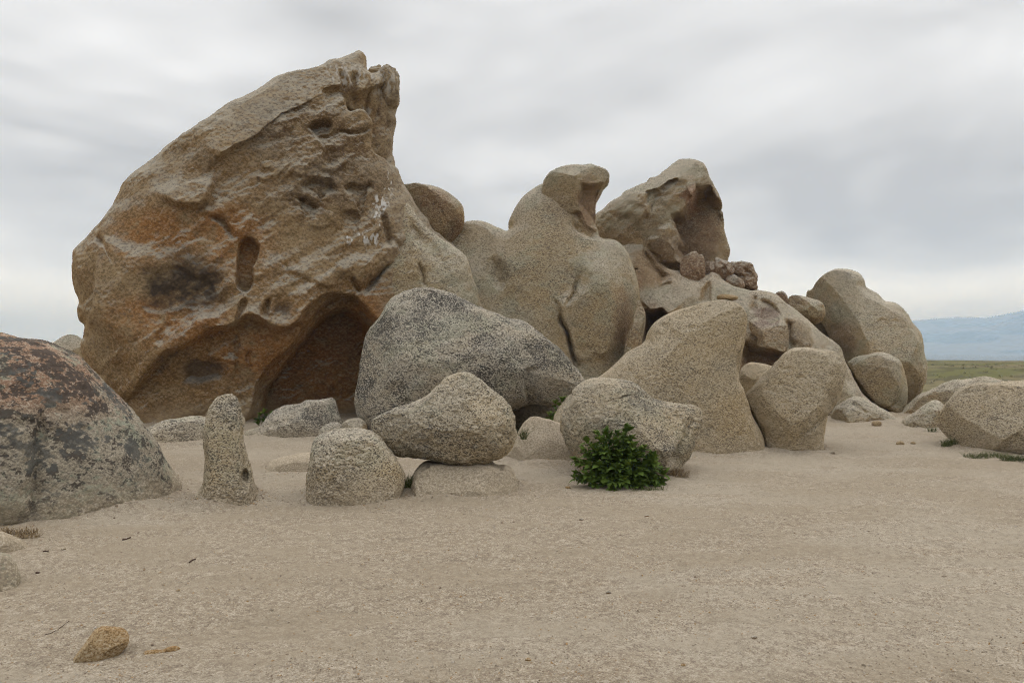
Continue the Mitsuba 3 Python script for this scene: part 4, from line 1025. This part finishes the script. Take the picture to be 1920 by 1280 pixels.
# the dome of shoot tips, in pixels of its own distance: (u, v) of the tips and their depth
tips = []
for (u, v) in [(1120, 812), (1140, 806), (1162, 808), (1100, 828), (1128, 830), (1152, 826), (1176, 824), (1186, 836), (1092, 848), (1112, 850), (1138, 850), (1162, 852), (1206, 840), (1216, 842), (1226, 848), (1198, 856),
               (1214, 864), (1084, 868), (1104, 872), (1128, 874), (1152, 876), (1176, 874), (1200, 878), (1222, 872), (1236, 876), (1080, 884), (1100, 892), (1124, 896), (1150, 898), (1176, 900), (1202, 900), (1226, 896), (1240, 892), (1116, 840), (1180, 856), (1230, 862), (1244, 884), (1248, 900), (1236, 910), (1196, 914), (1152, 914), (1112, 906), (1082, 898), (1170, 806), (1184, 816)]:
    up = (905 - v) / 100
    Y = 9.38 - 0.36 * math.sqrt(max(0.0, 1 - min(1, abs(u - 1158) / 95) ** 2)) * math.sqrt(max(0.05, 1 - up ** 2)) + rng.uniform(-0.04, 0.06)
    tips.append(at(u + rng.uniform(-7, 7), v + rng.uniform(-5, 6), Y))
leafy('leafy_bush', b0, tips, 30, 0.118, 295, rng, 'dense dark green leafy bush with toothed leaves in front of the notched boulder', 'bush')

b1 = at(1050, 800, 13.3)
b1[2] = gz(b1[0], b1[1])
leafy('leafy_plant', b1, [at(u, v, 13.2 + 0.1 * rng.uniform(-1, 1)) for u, v in [(1040, 757), (1055, 752), (1066, 760), (1030, 778), (1046, 780), (1060, 784), (1036, 796), (1052, 800)]], 9, 0.16, 60, rng,
      'green leafy plant in the gap between the grey boulder and the notched boulder', 'plant')
b2 = at(492, 800, 15.9)
b2[2] = gz(b2[0], b2[1])
leafy('leafy_plant_001', b2, [at(u, v, 15.8) for u, v in [(486, 778), (496, 772), (505, 782), (484, 790), (498, 790), (508, 780)]], 6, 0.13, 40, rng,
      'small green plant in the dark corner of the cave mouth', 'plant')


def tuft(key, u, v, Y, wpx, hpx, n, mat, label, cat='grass tuft', lift=None, group=None, lean=0.8):
    """A tuft of thin blades."""
    c0 = at(u, v, Y)
    k = Y / FOCAL
    V, F = [], []
    r = np.random.default_rng(int(u * 7 + v))
    for i in range(n):
        x = c0[0] + r.uniform(-0.5, 0.5) * wpx * k
        y = c0[1] + r.uniform(-0.5, 0.5) * wpx * k * 0.4
        z = (gz(x, y) if lift is None else lift) - 0.01
        h = hpx * k * r.uniform(0.45, 1.1)
        d = np.array([r.normal() * 0.45, r.normal() * 0.45 - 0.1, 1]) * h
        side = np.array([r.normal(), r.normal() * 0.5, 0])
        side = side / (np.linalg.norm(side) + 1e-6) * max(0.0028, 0.45 * k)
        p0 = np.array([x, y, z])
        p1 = p0 + d * 0.6
        p2 = p0 + d + np.array([d[0] * lean, d[1] * lean, -0.25 * h])
        m = len(V)
        V += [p0 - side, p0 + side, p1 - side * 0.8, p1 + side * 0.8, p2]
        F += [(m, m + 1, m + 3), (m, m + 3, m + 2), (m + 2, m + 3, m + 4)]
    scene[key] = mikit.ply((np.array(V), np.array(F)), mat)
    tag(key, label, cat, group)


tuft('grass_tuft', 762, 915, 8.75, 24, 40, 90, 'grass_green', 'dark green weeds growing in the gap between the round boulder and its neighbour')
tuft('grass_tuft_001', 690, 806, 13.2, 26, 16, 60, 'grass_green', 'green tuft beside the left end of the overturned boulder')
tuft('grass_tuft_002', 982, 822, 11.0, 12, 32, 50, 'grass_green', 'small grey green weed beside the gravel mound under the grey boulder', lift=float(at(982, 822, 11.0)[2]))
tuft('grass_tuft_003', 1788, 838, 12.7, 44, 20, 200, 'grass_green', 'green grass under the overhanging left end of the right boulder')
tuft('grass_tuft_004', 1850, 856, 11.75, 80, 15, 260, 'grass_green', 'strip of low grass along the base of the right boulder')
tuft('grass_tuft_005', 1905, 866, 11.3, 50, 17, 220, 'grass_green', 'low grass at the base of the right boulder, at the edge of the photo')
tuft('grass_tuft_006', 1608, 774, 18.9, 20, 7, 50, 'grass_green', 'small green patch of grass beside the leaning smooth rock, far on the gravel')
tuft('grass_tuft_007', 1630, 780, 18.3, 12, 5, 30, 'grass_green', 'tiny green tuft on the gravel below the freckled boulder')
tuft('grass_tuft_008', 1748, 798, 15.2, 16, 14, 40, 'grass_green', 'grey green tuft against the small slanted ledge beside the right boulder')
tuft('dry_tuft', 34, 985, 7.05, 70, 24, 170, 'grass_dry', 'tangle of dry brown weeds at the foot of the big lichen boulder', lean=1.5)
tuft('dry_tuft_001', 50, 1000, 6.9, 44, 14, 90, 'grass_dry', 'sparse dry twigs between the lichen boulder and the buried stone', lean=1.6)
tuft('dry_tuft_002', 1268, 898, 9.75, 44, 26, 120, 'grass_dry', 'dry straw tuft beside the right edge of the leafy bush', lean=1.5)
tuft('dry_tuft_003', 1030, 792, 13.0, 10, 30, 14, 'grass_dry', 'thin dry stalks standing beside the leafy plant in the gap', lean=0.3)
tuft('grass_fringe', 1215, 924, 8.98, 70, 12, 120, 'grass_green', 'low green grass along the front foot of the leafy bush')


def twig(key, pts, r0, r1, label):
    P = []
    for u, v in pts:
        d = ray(u, v)
        q = EYE + d * (1.6 / -d[2])
        P.append([q[0], q[1], gz(q[0], q[1]) + r0 * 0.8])
    P = curve(P, 4, False)
    scene[key] = mikit.ply(tube(P, r0, r1, 6), 'twig_bark', smooth=40)
    tag(key, label, 'twig')


twig('twig', [(230, 1007), (237, 1005), (245, 1002)], 0.008, 0.005, 'short dark twig on the gravel below the lichen boulder')
twig('twig_001', [(81, 1029), (86, 1028), (91, 1029)], 0.006, 0.004, 'short dark twig nearest the dry weeds, beside the half-buried pale rock')
twig('twig_002', [(355, 1047), (360, 1044), (367, 1042)], 0.006, 0.004, 'short dark twig on the gravel below the upright pillar rock')
twig('twig_003', [(84, 1183), (95, 1180), (108, 1173), (120, 1165), (129, 1157)], 0.0022, 0.0016, 'long thin curved dark twig behind the ochre stone')


def lump_stone(key, u, v, s, mat, label, seed):
    d = ray(u, v)
    q = EYE + d * (1.6 / -d[2])
    q[2] = gz(q[0], q[1])
    import trimesh
    m = trimesh.creation.icosphere(subdivisions=3)
    V = np.array(m.vertices)
    r = np.random.default_rng(seed)
    V = V * np.array([1, 0.8, 0.6]) * (0.75 + 0.6 * fbm(V * 1.3 + seed, 3, seed))[:, None] * s
    scene[key] = mikit.ply((V + q + [0, 0, s * 0.25], np.array(m.faces)), mat, smooth=50)
    tag(key, label, 'pebble', 'small pebbles lying on the open gravel')


for k, (u, v, s, mat, label) in enumerate([(1065, 917, 0.028, 'granite_ochre', 'small brown pebble on the gravel left of the leafy bush'), (1213, 968, 0.02, 'granite_rubble', 'small brown pebble on the gravel below the leafy bush'),
                                           (1090, 974, 0.02, 'granite_rubble', 'small brown pebble on the gravel, nearest below the bush on its left'), (1141, 1107, 0.016, 'granite_rubble', 'dark pebble in the middle of the open gravel'),
                                           (119, 1024, 0.018, 'granite_pale', 'pale pebble in front of the lichen boulder'), (70, 1065, 0.014, 'twig_bark', 'dark pebble right of the edge boulder'),
                                           (1414, 1192, 0.016, 'granite_rubble', 'brown pebble on the gravel low right of centre'), (1281, 1241, 0.012, 'granite_ochre', 'orange brown pebble near the lower edge'),
                                           (990, 1227, 0.014, 'granite_ochre', 'flat ochre pebble near the lower edge'), (334, 1102, 0.011, 'granite_ochre', 'orange pebble on the gravel right of the edge boulder'),
                                           (1688, 832, 0.06, 'granite_ochre', 'broken ochre stone on the gravel left of the right boulder'), (1712, 832, 0.04, 'granite_ochre', 'smaller ochre stone just right of the broken one'),
                                           (1562, 852, 0.035, 'granite_rubble', 'small brown stone beside the foot of the leaning smooth rock')]):
    lump_stone('pebble' + (f'_{k:03d}' if k else ''), u, v, s, mat, label, 70 + k)


def shrubs(n):
    """Low scrub on the far green slope, as one mesh of leaf clumps."""
    r = np.random.default_rng(5)
    V, F, k = [], [], 0
    for _ in range(n):
        rad = r.uniform(42, 106)
        a = math.radians(r.uniform(-40, 40))
        x, y = rad * math.sin(a), rad * math.cos(a)
        z = float(ground_z(np.array([x]), np.array([y]), False)[0])
        s = r.uniform(0.1, 0.26)
        for _ in range(16):
            c = np.array([x, y, z]) + r.normal(size=3) * [s * 0.5, s * 0.5, s * 0.28] + [0, 0, s * 0.3]
            e = r.normal(size=(3, 3)) * s * 0.2
            V += list(c + e)
            F.append((k, k + 1, k + 2))
            k += 3
    return np.array(V), np.array(F)


scene['scrub_green'] = {'type': 'twosided', 'bsdf': {'type': 'diffuse', 'reflectance': mikit.proc(lambda p, n, uv: mix(C(0.10, 0.092, 0.045), C(0.14, 0.12, 0.065), nz(p.x * 0.9, p.y * 0.9, 0)))}}
scene['scrub'] = mikit.ply(shrubs(2400), 'scrub_green')
labels['scrub'] = {'label': 'low olive scrub covering the green hillside beyond the rocks', 'category': 'scrub', 'kind': 'stuff'}

# ------------------------------------------------------------------ labels of the rocks
for key, cat, label in [
        ('eagle_rock', 'rock formation', 'huge rust brown rock with jagged crest, soot stain, footprint-shaped hollow and arched cave'),
        ('wedged_boulder', 'boulder', 'rounded brown boulder wedged on the skyline right of the huge rock'),
        ('pale_body_rock', 'rock formation', 'tall pale cracked rock with a bird-like head in the middle of the formation'),
        ('hollow_wing_rock', 'rock formation', 'peaked rock with a dark hollow, on the skyline right of the bird-like head'),
        ('sloping_slab_rock', 'rock formation', 'long tan slab with scooped hollows, sloping down to the right below the peaked rock'),
        ('rock_sliver', 'rock', 'thin upright rock sliver at the right edge of the pale cracked rock'),
        ('angular_block', 'rock', 'angular broken tan block above the leaning smooth rock'),
        ('wedged_cobble', 'rock', 'smooth tan cobble wedged between the two tall smooth rocks'),
        ('flat_stone', 'stone', 'small flat ochre stone lying on top of the tall smooth rock'),
        ('stump_rock', 'rock', 'ribbed stump-shaped rock under the dark hollow of the peaked rock'),
        ('rubble_rock', 'rock', 'small dark rubble rock just right of the stump-shaped rock'),
        ('rubble_rock_001', 'rock', 'pointed grey rubble rock left of the biggest rubble rock'),
        ('rubble_rock_002', 'rock', 'biggest cracked rubble rock, rightmost against the sky below the peaked rock'),
        ('rubble_rock_003', 'rock', 'low brown rubble rock below the biggest rubble rock'),
        ('gap_back_rock', 'rock', 'dark brown rock in the shadowed gap beneath the perched boulder'),
        ('gap_cobble', 'rock', 'small dark brown cobble on the skyline left of the perched boulder'),
        ('perched_boulder', 'boulder', 'small pale boulder perched at the left edge of the leaning giant boulder'),
        ('leaning_giant_boulder', 'boulder', 'giant rounded tan boulder leaning right at the right end of the formation'),
        ('freckled_boulder', 'boulder', 'freckled grey boulder in front of the foot of the giant leaning boulder'),
        ('grey_speckled_boulder', 'boulder', 'big grey speckled boulder in front of the cave mouth'),
        ('tall_smooth_rock', 'rock', 'tall smooth tan rock with a rounded head behind the notched boulder'),
        ('leaning_smooth_rock', 'rock', 'smooth tan rock leaning right, narrow at its foot, right of the tall smooth rock'),
        ('bush_side_boulder', 'boulder', 'notched grey boulder behind the green leafy bush'),
        ('overturned_boulder', 'boulder', 'pear-shaped grey boulder lying on the low gravelly pedestal rock'),
        ('round_boulder', 'boulder', 'round-topped speckled boulder left of the pedestal rock'),
        ('pedestal_rock', 'rock', 'low gravelly rock underneath the pear-shaped boulder'),
        ('upright_pillar_rock', 'rock', 'narrow upright grey rock standing alone right of the lichen boulder'),
        ('lichen_boulder', 'boulder', 'big dark lichen-covered boulder at the left edge'),
        ('distant_boulder', 'boulder', 'small boulder on the skyline between the lichen boulder and the huge rock'),
        ('low_ledge_rock', 'rock', 'low pale ledge behind the narrow upright rock'),
        ('tilted_ledge_rock', 'rock', 'tilted flat-topped ledge in front of the cave mouth'),
        ('broken_stone', 'stone', 'grey broken stone above the round-topped boulder'),
        ('broken_stone_001', 'stone', 'brown broken stone beside the foot of the big grey boulder'),
        ('flat_bedrock_step', 'rock', 'low flat sandy bedrock step left of the round-topped boulder'),
        ('gap_mound_rock', 'rock', 'low gravelly mound between the pear-shaped boulder and the notched boulder'),
        ('undercut_back_rock', 'rock', 'brown rock in the shadow under the overhang of the big grey boulder'),
        ('edge_boulder', 'boulder', 'small lichened boulder cut off by the left edge'),
        ('buried_edge_rock', 'rock', 'half-buried pale rock at the left edge, above the small lichened boulder'),
        ('right_boulder', 'boulder', 'broad tan boulder cut off by the right edge'),
        ('ledge_outcrop', 'rock', 'long low rock ledge behind the broad boulder at the right edge'),
        ('ledge_outcrop_001', 'rock', 'small slanted rock ledge left of the broad boulder at the right edge'),
        ('gravel_ridge_rock', 'rock', 'low gravelly ridge of rock left of the freckled boulder'),
        ('ochre_stone', 'stone', 'ochre stone block lying on the gravel in the foreground'),
        ('sandstone_flake', 'stone', 'thin ochre rock flake right of the ochre stone block'),
        ('small_ochre_cobble', 'stone', 'small ochre cobble on the gravel slope below the freckled boulder')]:
    tag(key, label, cat)
labels['eagle_rock__crest_block'] = {'label': 'small loose block on the jagged crest'}
labels['eagle_rock__crest_block_001'] = {'label': 'knobbly block at the right end of the crest'}
labels['eagle_rock__side_lobe'] = {'label': 'round lobe on the left flank'}
labels['pale_body_rock__head_block'] = {'label': 'overhanging hooked head with a brown hollow under its beak'}
